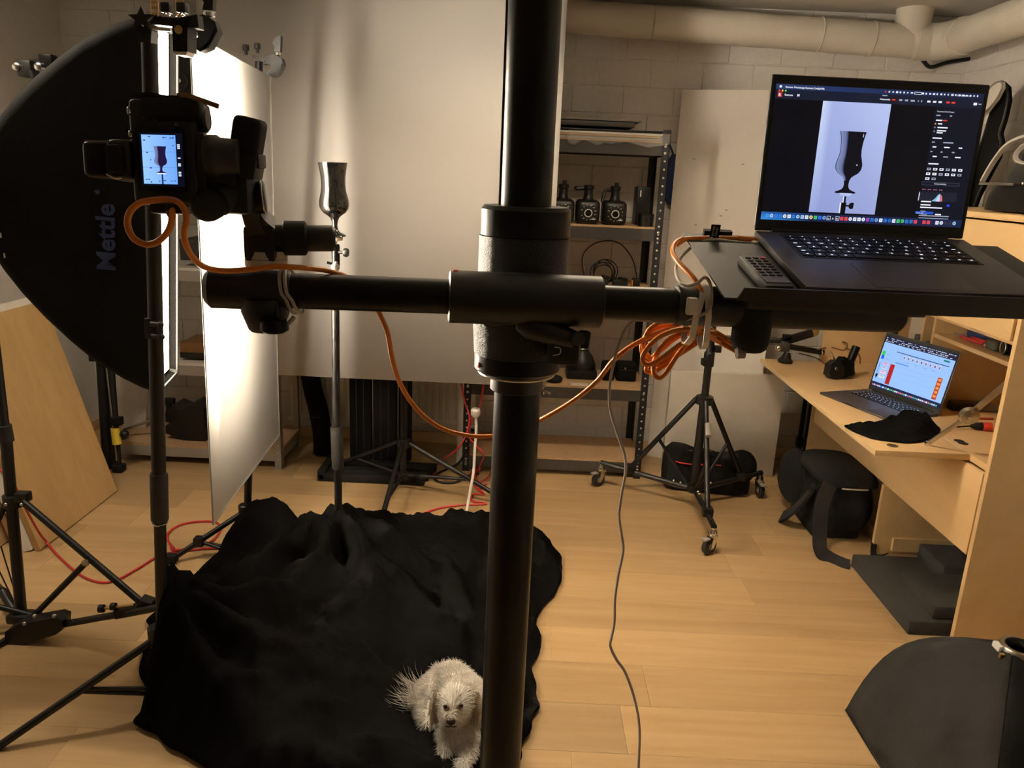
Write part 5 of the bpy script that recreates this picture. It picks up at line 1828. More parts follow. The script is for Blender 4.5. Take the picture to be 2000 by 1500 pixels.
def screen_one(sc):
    navy = hexc(10, 14, 28)
    sc.rect(0, 0, 1, 1, hexc(5, 6, 14))
    sc.rect(0, 0, 1, .035, [hexc(40, 55, 100), hexc(22, 30, 60), hexc(18, 26, 55), hexc(36, 60, 110)])
    sc.rect(0, .035, 1, .105, hexc(20, 26, 44))
    W = hexc(235, 235, 245)
    G = hexc(150, 155, 175)
    sc.disc(.022, .018, .006, W)
    for t, u in (('Remote', .045), ('Werkzeuge', .085), ('Kamera-Config', .14), ('Hilfe', .21)):
        sc.write(t, u, .026, 0.00381, W, bold=.0001)
    for k, c in enumerate(((230, 80, 70), (230, 180, 60), (90, 200, 90))):
        sc.disc(.018 + k * .015, .047, .0045, hexc(*c))
    sc.rect(.012, .056, .034, .092, hexc(170, 40, 35))
    sc.write('R', .0165, .086, 0.00588, hexc(255, 220, 215), bold=.0003)
    sc.write('Remote', .045, .082, 0.00420, W, bold=.0001)
    sc.write('M', .105, .083, 0.00504, W, bold=.0002)
    random.seed(4)
    for k in range(26):
        u = .52 + k * .0178
        if k in (8, 9):
            continue
        hh = random.uniform(.008, .014)
        c = (230, 60, 70) if k == 0 else (225, 230, 250)
        sc.rect(u, .018 - hh / 2, u + random.uniform(.006, .012), .018 + hh / 2, hexc(*c))
    sc.rect(.663, .01, .697, .027, W)
    sc.rect(.665, .0125, .695, .0245, hexc(16, 22, 48))
    sc.write('Do 18 Feb 12:17', .87, .0245, 0.00336, W)
    sc.rect(.51, .042, .535, .05, G)
    sc.write('Fokusmodus', .502, .078, 0.00325, W, bold=.0001)
    sc.rect(.552, .062, .583, .086, hexc(60, 14, 16))
    sc.rect(.56, .07, .576, .077, hexc(220, 80, 70))
    for u, w_ in ((.594, .016), (.622, .016), (.65, .02), (.685, .004), (.70, .006), (.73, .016), (.758, .016), (.785, .016)):
        sc.rect(u, .067, u + w_, .08, W if u > .72 else G)
    for u in (.822, .848):
        sc.rect(u, .066, u + .018, .08, hexc(210, 60, 50))
    sc.rect(.955, .066, .972, .084, W)
    sc.rect(.978, .071, .994, .079, G)
    # picture with the glass
    u0, u1, v0, v1 = .232, .56, .105, .926
    mid = (u0 + u1) / 2
    cl, cm, cr = hexc(196, 208, 240), hexc(158, 172, 220), hexc(178, 190, 232)
    dl, dm, dr = hexc(150, 165, 215), hexc(140, 152, 205), hexc(150, 160, 208)
    um = u0 + .05
    sc.rect(u0, v0, u1, v1, cm)
    sc.poly([(u0, v0), (um, v0), (um, v1), (u0, v1)], [cl, cm, dm, dl])
    sc.poly([(um, v0), (u1, v0), (u1, v1), (um, v1)], [cm, cr, dr, dm])
    glass_at(sc, .398, .315, .775, .125)
    sc.rect(.372, .773, .432, .783, hexc(190, 200, 240))
    sc.rect(.378, .783, .426, .795, hexc(165, 178, 225))
    sc.rect(.397, .797, .408, .845, hexc(30, 30, 45))
    sc.rect(.392, .797, .397, .845, hexc(220, 225, 250))
    sc.rect(.385, .845, .412, v1, hexc(8, 8, 14))
    sc.rect(.38, .845, .387, v1, hexc(215, 222, 250))
    sc.rect(.412, .862, .428, .874, hexc(12, 12, 18))
    sc.poly([(.426, .852), (.438, .842), (.45, .845), (.448, .888), (.436, .893), (.426, .882)], hexc(10, 10, 16))
    sc.rect(.447, .33, .45, .355, hexc(200, 210, 240))
    sc.disc(.437, .56, .003, hexc(220, 225, 245))
    # right panel
    sc.rect(.775, .105, 1, .93, hexc(12, 16, 30))
    sc.write('Vorschau-Einstellungen', .785, .145, 0.00308, W)
    for v, u, w_, c in ((.165, .785, .02, G), (.165, .85, .012, G), (.20, .787, .03, W), (.20, .82, .022, hexc(200, 60, 50)), (.225, .80, .02, W), (.252, .80, .05, W), (.275, .80, .045, W), (.29, .80, .03, W),
                         (.33, .785, .045, W), (.36, .785, .014, G), (.36, .84, .05, G), (.395, .792, .018, W), (.395, .848, .028, W), (.395, .92, .018, W), (.43, .785, .01, G), (.43, .835, .01, G), (.43, .89, .014, G),
                         (.465, .8, .02, W), (.465, .852, .024, G), (.465, .91, .028, W), (.52, .785, .05, W), (.745, .775, .032, W), (.805, .78, .05, W), (.83, .78, .05, W), (.85, .78, .11, W),
                         (.88, .785, .025, G), (.9, .79, .03, G), (.9, .86, .03, W), (.955, .79, .0, W)):
        if w_:
            sc.rect(u, v, u + w_, v + .009, c)
    for v in (.225, .252, .28):
        sc.disc(.787, v + .005, .004, hexc(220, 140, 60) if v < .23 else hexc(120, 125, 140))
    for r_ in range(3):
        for k in range(6 if r_ < 2 else 2):
            u = .782 + k * .031
            v = .555 + r_ * .036
            sc.rect(u, v, u + .02, v + .018, W if (k + r_) % 3 else G)
            sc.rect(u + .005, v + .005, u + .014, v + .012, hexc(20, 24, 44))
    sc.rect(.768, .66, .955, .685, hexc(70, 75, 95))
    sc.rect(.77, .6625, .953, .6825, hexc(16, 20, 36))
    sc.write('Kamera-Settings', .86, .677, 0.00308, W, align='CENTER')
    for k in range(4):
        sc.rect(.775 + k * .028, .715, .782 + k * .028, .721, hexc(220, 90, 90))
        sc.rect(.785 + k * .028, .716, .792 + k * .028, .720, G)
    sc.rect(.763, .735, .952, .805, hexc(26, 30, 44))
    sc.poly([(.763, .735), (.768, .75), (.766, .805), (.763, .805)], hexc(210, 215, 230))
    sc.poly([(.83, .805), (.845, .785), (.86, .752), (.868, .745), (.872, .805)], hexc(120, 180, 210))
    sc.poly([(.85, .805), (.862, .76), (.868, .75), (.872, .805)], hexc(190, 205, 235))
    sc.poly([(.872, .805), (.87, .75), (.88, .765), (.884, .805)], hexc(210, 110, 110))
    sc.rect(.76, .885, .85, .905, hexc(40, 80, 190))
    sc.write('vlcsnap-20', .765, .902, 0.00280, W)
    sc.rect(.91, .825, .925, .842, hexc(40, 70, 220))
    for v in (.925, .945):
        sc.rect(.78, v - .012, .93, v - .004, G)
    # dock
    sc.rect(0, .938, 1, .998, hexc(22, 32, 66))
    sc.rect(.0, .938, .25, .998, [hexc(40, 90, 160), hexc(20, 40, 80), hexc(16, 30, 60), hexc(60, 140, 220)])
    icons = 'fcddwwdccwygesLAPrrwwwwpbswbbwggbbr rr>wwkkt'
    cmap = dict(f=(60, 150, 240), c=(170, 200, 240), d=(40, 120, 220), w=(225, 230, 245), y=(225, 205, 140), g=(70, 190, 110), e=(40, 110, 230), s=(120, 160, 220), L=(20, 35, 60), A=(30, 30, 50), P=(20, 45, 75),
                r=(225, 70, 80), p=(150, 70, 190), b=(40, 110, 200), k=(40, 40, 60), t=(150, 190, 225))
    for k, ch in enumerate(icons):
        if ch in ' >':
            continue
        u = .022 + k * .0217
        if k % 3 == 1 and ch not in 'LAPr':
            sc.disc(u + .008, .967, .0088, hexc(*cmap[ch]))
            sc.disc(u + .008, .967, .0045, hexc(*[c * .7 for c in cmap[ch]]))
        else:
            if ch in 'LP':
                sc.rect(u - .001, .952, u + .018, .983, W)
            sc.rect(u, .954, u + .0165, .981, hexc(*cmap[ch]))
            if ch not in 'LPA':
                sc.rect(u + .004, .961, u + .0125, .974, hexc(*[min(255, c * .72 + 20) for c in cmap[ch]]))
        if ch == 'L':
            sc.write('Lr', u + .003, .9755, 0.00364, W, bold=.0001)
        if ch == 'P':
            sc.write('Ps', u + .002, .9755, 0.00347, W, bold=.0001)
        if ch == 'A':
            sc.write('A', u + .004, .9765, 0.00420, W, bold=.0001)


laptop('laptop', 'open grey laptop on the tray showing a photo of the dark glass', ML1, .358, .246, .2674, True, screen_one)

rc = thing('remote_control', 'small grey remote control with a red button lying on the tray', 'remote', M=ML1 @ Matrix.Translation((-.218, -.185, -.0055)) @ Matrix.Rotation(math.radians(3), 4, 'Z'))
MB().box((0, 0, .007), (.042, .12, .013), bev=.004).build('shell', 'grip_grey', rc, local=True)
MB().box((.002, .004, .0139), (.036, .108, .0012), bev=.0005, seg=1).build('face_plate', 'alu_dark', rc, local=True)
for r_ in range(7):
    for k in range(3):
        if r_ == 0 and k == 2:
            MB().box((.013, .047, .0152), (.008, .006, .0016), bev=.0006, seg=1).build('red_button', 'red_plastic', rc, local=True)
        else:
            MB().box((-.0095 + k * .0115, .047 - r_ * .0115, .015), (.0085, .0055, .0014), bev=.0006, seg=1).build('button', 'black_rubber', rc, local=True)
MB().text('SONY', .006, Matrix.Translation((-.006, -.046, .0147)), bold=.0001).build('wordmark', 'lip_grey', rc, local=True)

# ------------------------------------------------------------------ tripod head on the arm
th = thing('geared_head', 'black geared tripod head with big knobs joining the camera to the arm', 'tripod head', at(520, 500, 1.1))
b0 = at(521, 522, 1.11)
MB().lathe(V((b0.x, 1.11, b0.z)), (0, 0, 1), [(0, .0285), (.003, .0295), (.012, .0295), (.0125, .028), (.014, .0295), (.024, .0285)], 36).build('pan_base', 'tie_grey', th)
h0, h1 = at(485, 464, 1.1), at(655, 466, 1.13)
MB().lathe(h0, h1 - h0, [(0, .017), (.004, .0195), ((h1 - h0).length - .004, .0185), ((h1 - h0).length, .015)], 32).build('tilt_drive', 'black_plastic', th)
r0 = at(553, 465, 1.112)
MB().lathe(r0, h1 - h0, [(0, .0215), (.002, .0245), (.03, .0245), (.033, .021)], 32).build('drive_ring', 'black_rubber', th)
MB().box(at(515, 475, 1.105), (.045, .045, .05), bev=.008).build('gear_block', 'black_plastic', th)
MB().path([at(512, 455, 1.1), at(499, 430, 1.09), at(492, 405, 1.08), at(490, 385, 1.075)], 0, flat=(.022, .032, (1, 0, .2)), n=8).build('side_bracket', 'black_plastic', th)
MB().path([at(530, 440, 1.1), at(512, 425, 1.09), at(500, 405, 1.085)], 0, flat=(.014, .024, (1, 0, .3))).build('bracket_rib', 'black_plastic', th)
d0 = at(503, 386, 1.07)
MB().lathe(d0 - V((.01, 0, 0)), (1, .25, .1), [(0, .021), (.005, .0225), (.018, .0225), (.02, .019)], 36).build('pivot_disc', 'black_satin', th)
MB().torus(d0 + V((.007, .002, .001)), (1, .25, .1), .0215, .0012, 36, 6).build('pivot_ring', 'steel', th)
k0, k1 = at(402, 405, 1.01), at(470, 360, 1.06)
L_ = (k1 - k0).length
MB().lathe(k0, k1 - k0, [(-.0185, .001), (-.016, .009), (-.008, .0165), (0, .0195), (.012, .0205), (.014, .0185), (.017, .0185), (.019, .0215), (.03, .0205), (L_, .018)], 36).build('roll_knob', 'black_rubber', th)
MB().box(at(462, 380, 1.05), (.045, .04, .05), bev=.01).build('gear_block', 'black_plastic', th)
e0, e1 = at(474, 325, 1.04), at(492, 240, 1.05)
zx = (e1 - e0)
Mk = frame((e0 + e1) / 2, V((0, 1, 0)).cross(zx), V((0, 1, 0)))
Lz = zx.length
MB().box((0, 0, .010), (.037, .034, Lz * .85), M=Mk, bev=.009, seg=3).build('pan_knob', 'black_rubber', th)
MB().box((0, 0, -.028), (.042, .04, .026), M=Mk, bev=.004).build('knob_base', 'black_plastic', th)
MB().box(at(497, 315, 1.045), (.022, .03, .018), M=None, bev=.003).build('catch', 'black_plastic', th)
q0 = at(425, 305, 1.03)
MB().lathe(at(404, 305, 1.02), (1, .12, .03), [(0, .024), (.004, .026), (.014, .026), (.018, .023), (.04, .021)], 36).build('plate_disc', 'grip_grey', th)
MB().box(at(432, 345, 1.04), (.05, .035, .028), M=None, bev=.006).build('plate_arm', 'black_plastic', th)
MB().box(at(455, 335, 1.05), (.03, .04, .06), bev=.008).build('gear_block', 'black_plastic', th)

# ------------------------------------------------------------------ camera
co = at(313, 312, 1.0)
w_ = V((-.085, .99, -.09)).normalized()
u_ = w_.cross(V((0, 0, 1))).normalized()
v_ = u_.cross(w_)
roll = Matrix.Rotation(math.radians(-1), 3, w_)
u_, v_ = roll @ u_, roll @ v_
MC = Matrix(((u_.x, v_.x, w_.x, co.x), (u_.y, v_.y, w_.y, co.y), (u_.z, v_.z, w_.z, co.z), (0, 0, 0, 1)))
# local: x right, y up, z away from the viewer
ca_ = thing('camera', 'black mirrorless camera turned upright, its screen showing the glass in blue', 'camera', M=MC)
MB().box((.002, .010, .032), (.082, .128, .05), bev=.009, seg=3).build('body', 'black_plastic', ca_, local=True)
MB().box((.0, .0, .004), (.058, .078, .012), bev=.003).build('screen_frame', 'black_satin', ca_, local=True)
MB().box((.012, .062, .03), (.074, .032, .056), bev=.012, seg=3).build('grip', 'black_rubber', ca_, local=True)
MB().lathe((.052, .054, .03), (1, 0, 0), [(-.012, .016), (-.003, .0165), (0, .013)], 28).build('mode_dial', 'grip_grey', ca_, local=True)
MB().box((-.052, .0, .03), (.032, .05, .05), bev=.01, seg=3).build('viewfinder_hump', 'black_plastic', ca_, local=True)
MB().box((-.055, .0, .002), (.02, .034, .012), bev=.005, seg=3).build('eyecup', 'black_rubber', ca_, local=True)
MB().box((-.082, .0, .03), (.034, .044, .042), bev=.009, seg=3).build('flash_trigger', 'black_satin', ca_, local=True)
MB().box((-.077, .021, .007), (.03, .0016, .004)).build('trigger_edge', 'steel', ca_, local=True)
MB().path([(-.068, -.018, .006), (-.058, -.023, .004), (-.05, -.022, .004)], .0016, 6).build('trigger_catch', 'steel', ca_, local=True)
MB().lathe((.0, .0, .056), (0, 0, 1), [(0, .031), (.01, .033), (.05, .034), (.052, .037), (.075, .037), (.08, .034), (.08, .030), (.07, .028)], 40).build('lens', 'black_satin', ca_, local=True)
MB().box((.046, .0, .03), (.012, .07, .042), bev=.003).build('mounting_plate', 'black_plastic', ca_, local=True)
MB().path([(.022, .078, .01), (.034, .0785, .006), (.052, .073, .004), (.073, .066, .003)], 0, flat=(.006, .004, (0, 1, 0))).build('strap_end', 'brown_cable', ca_, local=True)
MB().path([(-.03, .077, .01), (-.01, .079, .008), (.01, .076, .008), (.03, .077, .01)], 0, flat=(.004, .005, (0, 1, 0))).build('strap_loop', 'black_rubber', ca_, local=True)
for y in (.03, .058):
    MB().torus((-.036, y, .005), (1, 0, 0), .004, .0012, 16, 6).build('strap_ring', 'steel', ca_, local=True)
bt = MB()
for x, y in ((.018, .054), (.02, .043), (-.018, .05), (.006, .058), (-.006, .047)):
    bt.lathe((x, y, .0072), (0, 0, -1), [(0, .0035), (.0015, .0035), (.002, .0025)], 14)
bt.build('button', 'grip_grey', ca_, local=True)
bl_ = MB()
for x, y in ((.0185, .0545), (.0195, .0435), (-.019, .051)):
    bl_.box((x, y, .0048), (.002, .0012, .0004))
bl_.build('button_marks', 'label_white', ca_, local=True)
MB().box((.0, -.058, .03), (.044, .014, .034), bev=.004).build('cable_block', 'black_plastic', ca_, local=True)
MB().path([(-.022, -.05, .004), (-.03, -.0495, .004)], .0009, 6).build('edge_glint', 'steel', ca_, local=True)
s = MB()


def cs2(u, v, d):
    return V((-.0205 + .041 * u, .0295 - .059 * v, -.0022 - d))


class CamScr:
    lay = 0

    def poly(_, pts, col):
        _.lay += 1
        s.quad([cs2(u, v, _.lay * 3e-6) for u, v in pts], col)

    def rect(_, a, b, c, d, col):
        _.poly([(a, b), (c, b), (c, d), (a, d)], col)


k_ = CamScr()
k_.rect(-.06, -.04, 1.2, 1.04, hexc(6, 10, 26))
k_.rect(0, 0, 1, 1, [hexc(150, 195, 255), hexc(110, 165, 245), hexc(110, 165, 250), hexc(150, 200, 255)])
for v in (.34, .66):
    k_.rect(0, v, 1, v + .005, hexc(70, 110, 190))
glass_at(k_, .53, .23, .78, .36, hexc(30, 20, 60))
k_.rect(.40, .775, .66, .80, hexc(215, 225, 255))
k_.rect(.53, .80, .58, 1, hexc(40, 50, 100))
random.seed(9)
for u, v in ((.06, .9), (.14, .9), (.45, .93), (.58, .92), (.62, .04), (.7, .04), (.2, .03), (.82, .05), (.9, .2), (.9, .04), (.05, .1), (.12, .35), (.22, .5), (.2, .66), (.8, .93), (.9, .92), (.2, .95)):
    k_.rect(u, v, u + random.uniform(.03, .08), v + random.uniform(.015, .03), hexc(50, 70, 150))
for v0, v1 in ((.18, .3), (.45, .5), (.57, .64), (.74, .86)):
    n = int((v1 - v0) / .035)
    for j in range(n):
        k_.rect(1.04, v0 + j * .035, 1.12, v0 + j * .035 + .024, hexc(220, 230, 255))
s.build('screen', 'display', ca_, local=True, smooth=False)

# ------------------------------------------------------------------ cables on the stand
oc = thing('tether_cable', 'thick orange cable looping from the camera along the arm to a bundle', 'cable', at(640, 530, 1.15))
zz = lambda l: [at(*p) for p in l]
MB().path(zz([(334, 402, .992), (336, 425, .985), (328, 452, .975), (308, 472, .97), (284, 477, .97), (260, 464, .97), (249, 437, .97), (255, 412, .975), (275, 396, .982), (300, 391, .99), (325, 389, .995), (347, 394, .99), (361, 410, .985), (364, 430, .985),
             (359, 455, .99), (366, 485, 1.0), (385, 512, 1.03), (410, 525, 1.06), (445, 529, 1.07), (490, 526, 1.08), (530, 521, 1.085), (575, 522, 1.09), (615, 525, 1.12), (648, 531, 1.15), (690, 548, 1.19), (722, 580, 1.21), (741, 612, 1.22), (757, 650, 1.23), (766, 700, 1.25),
             (782, 750, 1.28), (815, 800, 1.32), (860, 835, 1.35), (910, 850, 1.365), (960, 852, 1.37), (1010, 842, 1.36), (1060, 818, 1.33), (1120, 782, 1.3), (1165, 745, 1.28), (1197, 705, 1.26), (1230, 678, 1.25), (1275, 655, 1.24), (1320, 642, 1.235), (1365, 640, 1.23)]), .0041, 10, 6).build('cord', 'orange_cable', oc)
MB().tube(at(334, 400, .992), at(331, 416, .99), .0055, .005).build('connector_boot', 'black_rubber', oc)
MB().tube(at(331, 414, .99), at(335, 424, .987), .0052, .0042).build('strain_relief', 'brown_cable', oc)
for k, pts in enumerate((
    [(1400, 655, 1.23), (1365, 644, 1.225), (1320, 645, 1.22), (1282, 662, 1.22), (1258, 690, 1.22), (1256, 707, 1.22), (1268, 712, 1.22), (1292, 700, 1.222), (1330, 672, 1.225), (1370, 652, 1.23), (1400, 650, 1.235)],
    [(1410, 665, 1.235), (1375, 650, 1.235), (1335, 650, 1.235), (1300, 668, 1.235), (1280, 700, 1.235), (1277, 728, 1.23), (1288, 738, 1.23), (1302, 726, 1.23), (1322, 695, 1.235), (1350, 662, 1.24), (1385, 645, 1.24)],
    [(1420, 662, 1.245), (1370, 636, 1.245), (1310, 628, 1.245), (1272, 640, 1.245), (1258, 668, 1.245), (1262, 690, 1.245), (1280, 705, 1.25), (1310, 695, 1.25), (1345, 668, 1.25), (1385, 655, 1.25)],
    [(1440, 687, 1.235), (1405, 668, 1.24), (1368, 648, 1.24), (1325, 636, 1.25), (1285, 640, 1.255), (1262, 655, 1.255), (1253, 680, 1.255), (1262, 700, 1.255), (1290, 712, 1.25), (1330, 690, 1.25), (1375, 660, 1.25)],
    [(1430, 672, 1.25), (1380, 650, 1.25), (1330, 655, 1.255), (1295, 680, 1.258), (1272, 702, 1.255), (1262, 722, 1.25), (1275, 727, 1.25), (1300, 712, 1.25), (1340, 680, 1.255), (1385, 660, 1.255)],
)):
    MB().path(zz(pts), .0041, 10, 6).build('bundle_loop', 'orange_cable', oc)
MB().path(zz([(1362, 650, 1.222), (1372, 625, 1.205), (1376, 600, 1.19), (1370, 570, 1.185), (1352, 540, 1.2), (1325, 512, 1.23), (1314, 492, 1.26), (1320, 474, 1.29), (1340, 467, 1.305), (1390, 465, 1.315), (1440, 466, 1.32), (1478, 470, 1.32)]), .0041, 10, 6).build('cord', 'orange_cable', oc)
MB().tube(at(1335, 467, 1.303), at(1318, 478, 1.295), .0055).build('strain_relief', 'orange_cable', oc)
MB().tube(at(1440, 466, 1.32), at(1478, 470, 1.32), .0055).build('plug', 'orange_cable', oc)
pA, pB = at(1396, 467, 1.315), at(1395, 440, 1.31)
xd = (at(1410, 466, 1.315) - at(1392, 465, 1.315)).normalized()
Mt = frame((pA + pB) / 2 + V((0, -.003, 0)), xd + V((0, 0, -.0)), pB - pA)
MB().box((0, 0, 0), (.0155, .026, .0014), M=Mt, bev=.0004, seg=1).build('cable_tag', 'black_fabric', oc)
tm = MB()
for k, t in enumerate(('TETHER', 'TOOLS')):
    tm.text(t, .0048, Mt @ Matrix.Translation((-.0012 + .0052 * k, -.0065, .0009)) @ Matrix.Rotation(PI / 2, 4, 'Z'), bold=.00005)
tm.box((-.004, -.0095, .0009), (.0045, .0035, .0003), M=Mt)
tm.build('tag_print', 'label_white', oc)

wc_ = thing('charging_cable', 'thin pale grey charging cable curling beside the tray and hanging down past the floor', 'cable', at(1340, 600, 1.2))
MB().path(zz([(1470, 476, 1.31), (1430, 472, 1.31), (1390, 468, 1.31), (1355, 480, 1.3), (1330, 503, 1.27), (1320, 525, 1.24), (1326, 548, 1.2), (1343, 558, 1.175), (1362, 553, 1.165), (1376, 542, 1.165), (1386, 552, 1.165), (1390, 580, 1.165), (1386, 603, 1.167), (1370, 615, 1.17), (1335, 626, 1.18), (1300, 629, 1.2), (1265, 626, 1.22), (1240, 626, 1.225), (1222, 642, 1.225), (1210, 670, 1.225), (1197, 715, 1.22),
               (1190, 760, 1.22), (1192, 800, 1.22), (1205, 845, 1.22), (1219, 885, 1.22), (1222, 920, 1.22), (1214, 965, 1.22), (1209, 1005, 1.22), (1214, 1045, 1.22), (1217, 1075, 1.22), (1208, 1120, 1.22), (1201, 1170, 1.22), (1200, 1215, 1.22), (1194, 1245, 1.22), (1192, 1262, 1.22), (1204, 1288, 1.22), (1222, 1315, 1.22), (1240, 1368, 1.22), (1249, 1425, 1.22), (1247, 1500, 1.22), (1246, 1560, 1.22), (1250, 1650, 1.22)])
          + [V((.17, 1.23, .02)), V((.16, 1.3, .004)), V((.1, 1.36, .004))], .0026, 8, 6).build('cord', 'grey_cable', wc_)
MB().tube(at(1468, 476, 1.31), at(1488, 477, 1.312), .005, .0055).build('plug', 'tie_white', wc_)
tp = thing('silicone_tie', 'white silicone strap with a clip binding the orange bundle to the arm', 'strap', at(1358, 600, 1.19))
ctr = at0(at(1358, 600, 1.2).x)


def hoop(c, axis, rx, rz, tilt, flat):
    pts = []
    for k in range(26):
        t = 2 * PI * k / 26
        pts.append(V(c) + V((tilt * math.sin(t), rx * math.cos(t), rz * math.sin(t) - (.022 if math.sin(t) < -.3 else 0))))
    return pts


MB().path(hoop(ctr + V((-.002, 0, -.004)), 0, .031, .034, .008, 0) + [ctr + V((-.002, .031, -.004))], 0, flat=(.009, .003, (1, 0, 0))).build('strap', 'tie_white', tp)
MB().path(hoop(ctr + V((.014, 0, -.006)), 0, .032, .038, -.004, 0) + [ctr + V((.014, .032, -.006))], 0, flat=(.009, .003, (1, 0, 0))).build('strap', 'tie_white', tp)
pq = at(1351, 598, 1.158)
MB().box(pq, (.0165, .012, .026), bev=.003).build('clip', 'tie_white', tp)
tg = thing('rubber_loop', 'pale grey rubber loop holding the orange cable at the left of the arm', 'strap', at(565, 560, 1.1))
ctr = at0(at(566, 560, 1.13).x)
for dx, sl_ in ((-.004, .007), (.004, .008)):
    pts = []
    for k in range(22):
        t = 2 * PI * k / 22
        pts.append(ctr + V((dx + sl_ * math.sin(t) * -1 + (.0 if math.sin(t) > 0 else .004), .0305 * math.cos(t), .0325 * math.sin(t))))
    MB().path(pts, .0027, 8, 3, closed=True).build('loop', 'tie_grey', tg)
MB().path([ctr + V((.008, -.012, -.036)), ctr + V((.004, -.015, -.042)), ctr + V((.0, -.014, -.046))], .0035).build('loop_end', 'tie_grey', tg)

# ------------------------------------------------------------------ floor cables
solo(MB().path([fl(-30, 900, .42), fl(20, 935, .36), fl(48, 990, .22), fl(75, 1038, .09), fl(92, 1060, .02), fl(112, 1084, .006), fl(150, 1118, .005), fl(188, 1136, .005), fl(225, 1134, .005), fl(270, 1110, .005), fl(318, 1083, .005), fl(380, 1074, .005), fl(420, 1071, .006),
               fl(520, 1074, .006), fl(610, 1073, .006), fl(640, 1072, .006)], .0042, 8), 'red_cable', 'red_cable', 'red cable running across the floor from the left boards to the black cloth', 'cable')
solo(MB().path([fl(340, 1071, .010), fl(328, 1055, .008), fl(330, 1040, .006), fl(355, 1024, .006), fl(395, 1018, .006), fl(424, 1021, .006), fl(430, 1036, .006), fl(412, 1058, .008), fl(375, 1070, .014), fl(340, 1074, .014), fl(333, 1069, .012)], .0042, 8), 'red_cable_loop', 'red_cable',
     'red cable lying in a single loop under the tip of the diffusion sheet', 'cable')
rp = thing('red_mains_cable', 'tangle of red cable hanging behind the column and trailing over the floor to the cloth', 'cable', fl(935, 960))
MB().path([at(900, 745, 3.45), at(908, 785, 3.45), at(917, 815, 3.42), at(910, 850, 3.4), at(890, 880, 3.4), fl(855, 905, .01), fl(850, 925, .006), fl(880, 935, .006), fl(925, 925, .006), fl(945, 905, .03), fl(935, 895, .05), fl(925, 915, .01), fl(920, 935, .006), fl(935, 955, .006), fl(950, 945, .006)], .0042, 8).build('strand', 'red_cable', rp)
MB().path([at(945, 745, 3.42), at(938, 790, 3.42), at(922, 818, 3.42), at(915, 850, 3.41), at(930, 870, 3.4), at(945, 890, 3.4), fl(932, 920, .01), fl(930, 950, .006), fl(945, 965, .008), fl(925, 965, .008), fl(922, 978, .006), fl(950, 984, .006), fl(905, 986, .006), fl(860, 992, .006), fl(815, 1008, .006), fl(790, 1028, .006), fl(780, 1045, .006), fl(770, 1062, .006)], .0042, 8).build('strand', 'red_cable', rp)
MB().path([fl(948, 905, .006), fl(918, 925, .008), fl(922, 945, .006), fl(950, 935, .012), fl(960, 915, .01), fl(940, 905, .012), fl(928, 930, .01), fl(945, 950, .01), fl(965, 960, .006)], .0042, 8).build('strand', 'red_cable', rp)
wp = thing('white_mains_lead', 'white lead with a plug hanging behind the column down to the cloth', 'cable', fl(912, 1015))
MB().path([at(929, 805, 3.3), at(930, 840, 3.3), at(927, 880, 3.28), at(925, 920, 3.25), at(918, 960, 3.2), fl(911, 1000, .01), fl(907, 1022, .006), fl(905, 1035, .006)], .0062, 8).build('lead', 'white_cable', wp)
MB().lathe(at(929, 806, 3.3), (0, 0, 1), [(-.02, .012), (-.01, .02), (.012, .022), (.02, .016)], 20).build('plug', 'white_cable', wp)
solo(MB().path([at(918, 870, 3.5), fl(895, 905, .02), fl(860, 922, .006), fl(848, 932, .006), fl(860, 942, .006), fl(890, 942, .006), fl(915, 930, .006), fl(935, 925, .006)], .006, 8), 'black_mains_lead', 'dark_cable', 'black cable curling on the floor at the foot of the rack behind the column', 'cable')

# ------------------------------------------------------------------ black cloth on the floor
outl = [fl(x, y) for x, y in ((478, 1052), (505, 1048), (545, 1052), (580, 1066), (622, 1082), (665, 1075), (720, 1060), (790, 1054), (860, 1036), (930, 1024), (1000, 1024), (1050, 1038), (1085, 1080), (1096, 1115), (1085, 1160), (1050, 1208), (1057, 1262), (1040, 1312), (1052, 1362), (1044, 1410), (1022, 1462), (1016, 1500))]
outl += [V((.03, 1.5, 0)), V((-.15, 1.42, 0)), V((-.4, 1.47, 0)), V((-.62, 1.5, 0))]
outl += [fl(x, y) for x, y in ((392, 1500), (330, 1470), (300, 1440), (262, 1424), (284, 1392), (286, 1350), (276, 1312), (290, 1262), (305, 1240), (285, 1220), (320, 1192), (372, 1140), (420, 1092))]
GB = V((GX - .008, YG, 0))
DOGC = V((-.13, 1.80, 0))


def smooth01(t):
    t = max(0, min(1, t))
    return t * t * (3 - 2 * t)


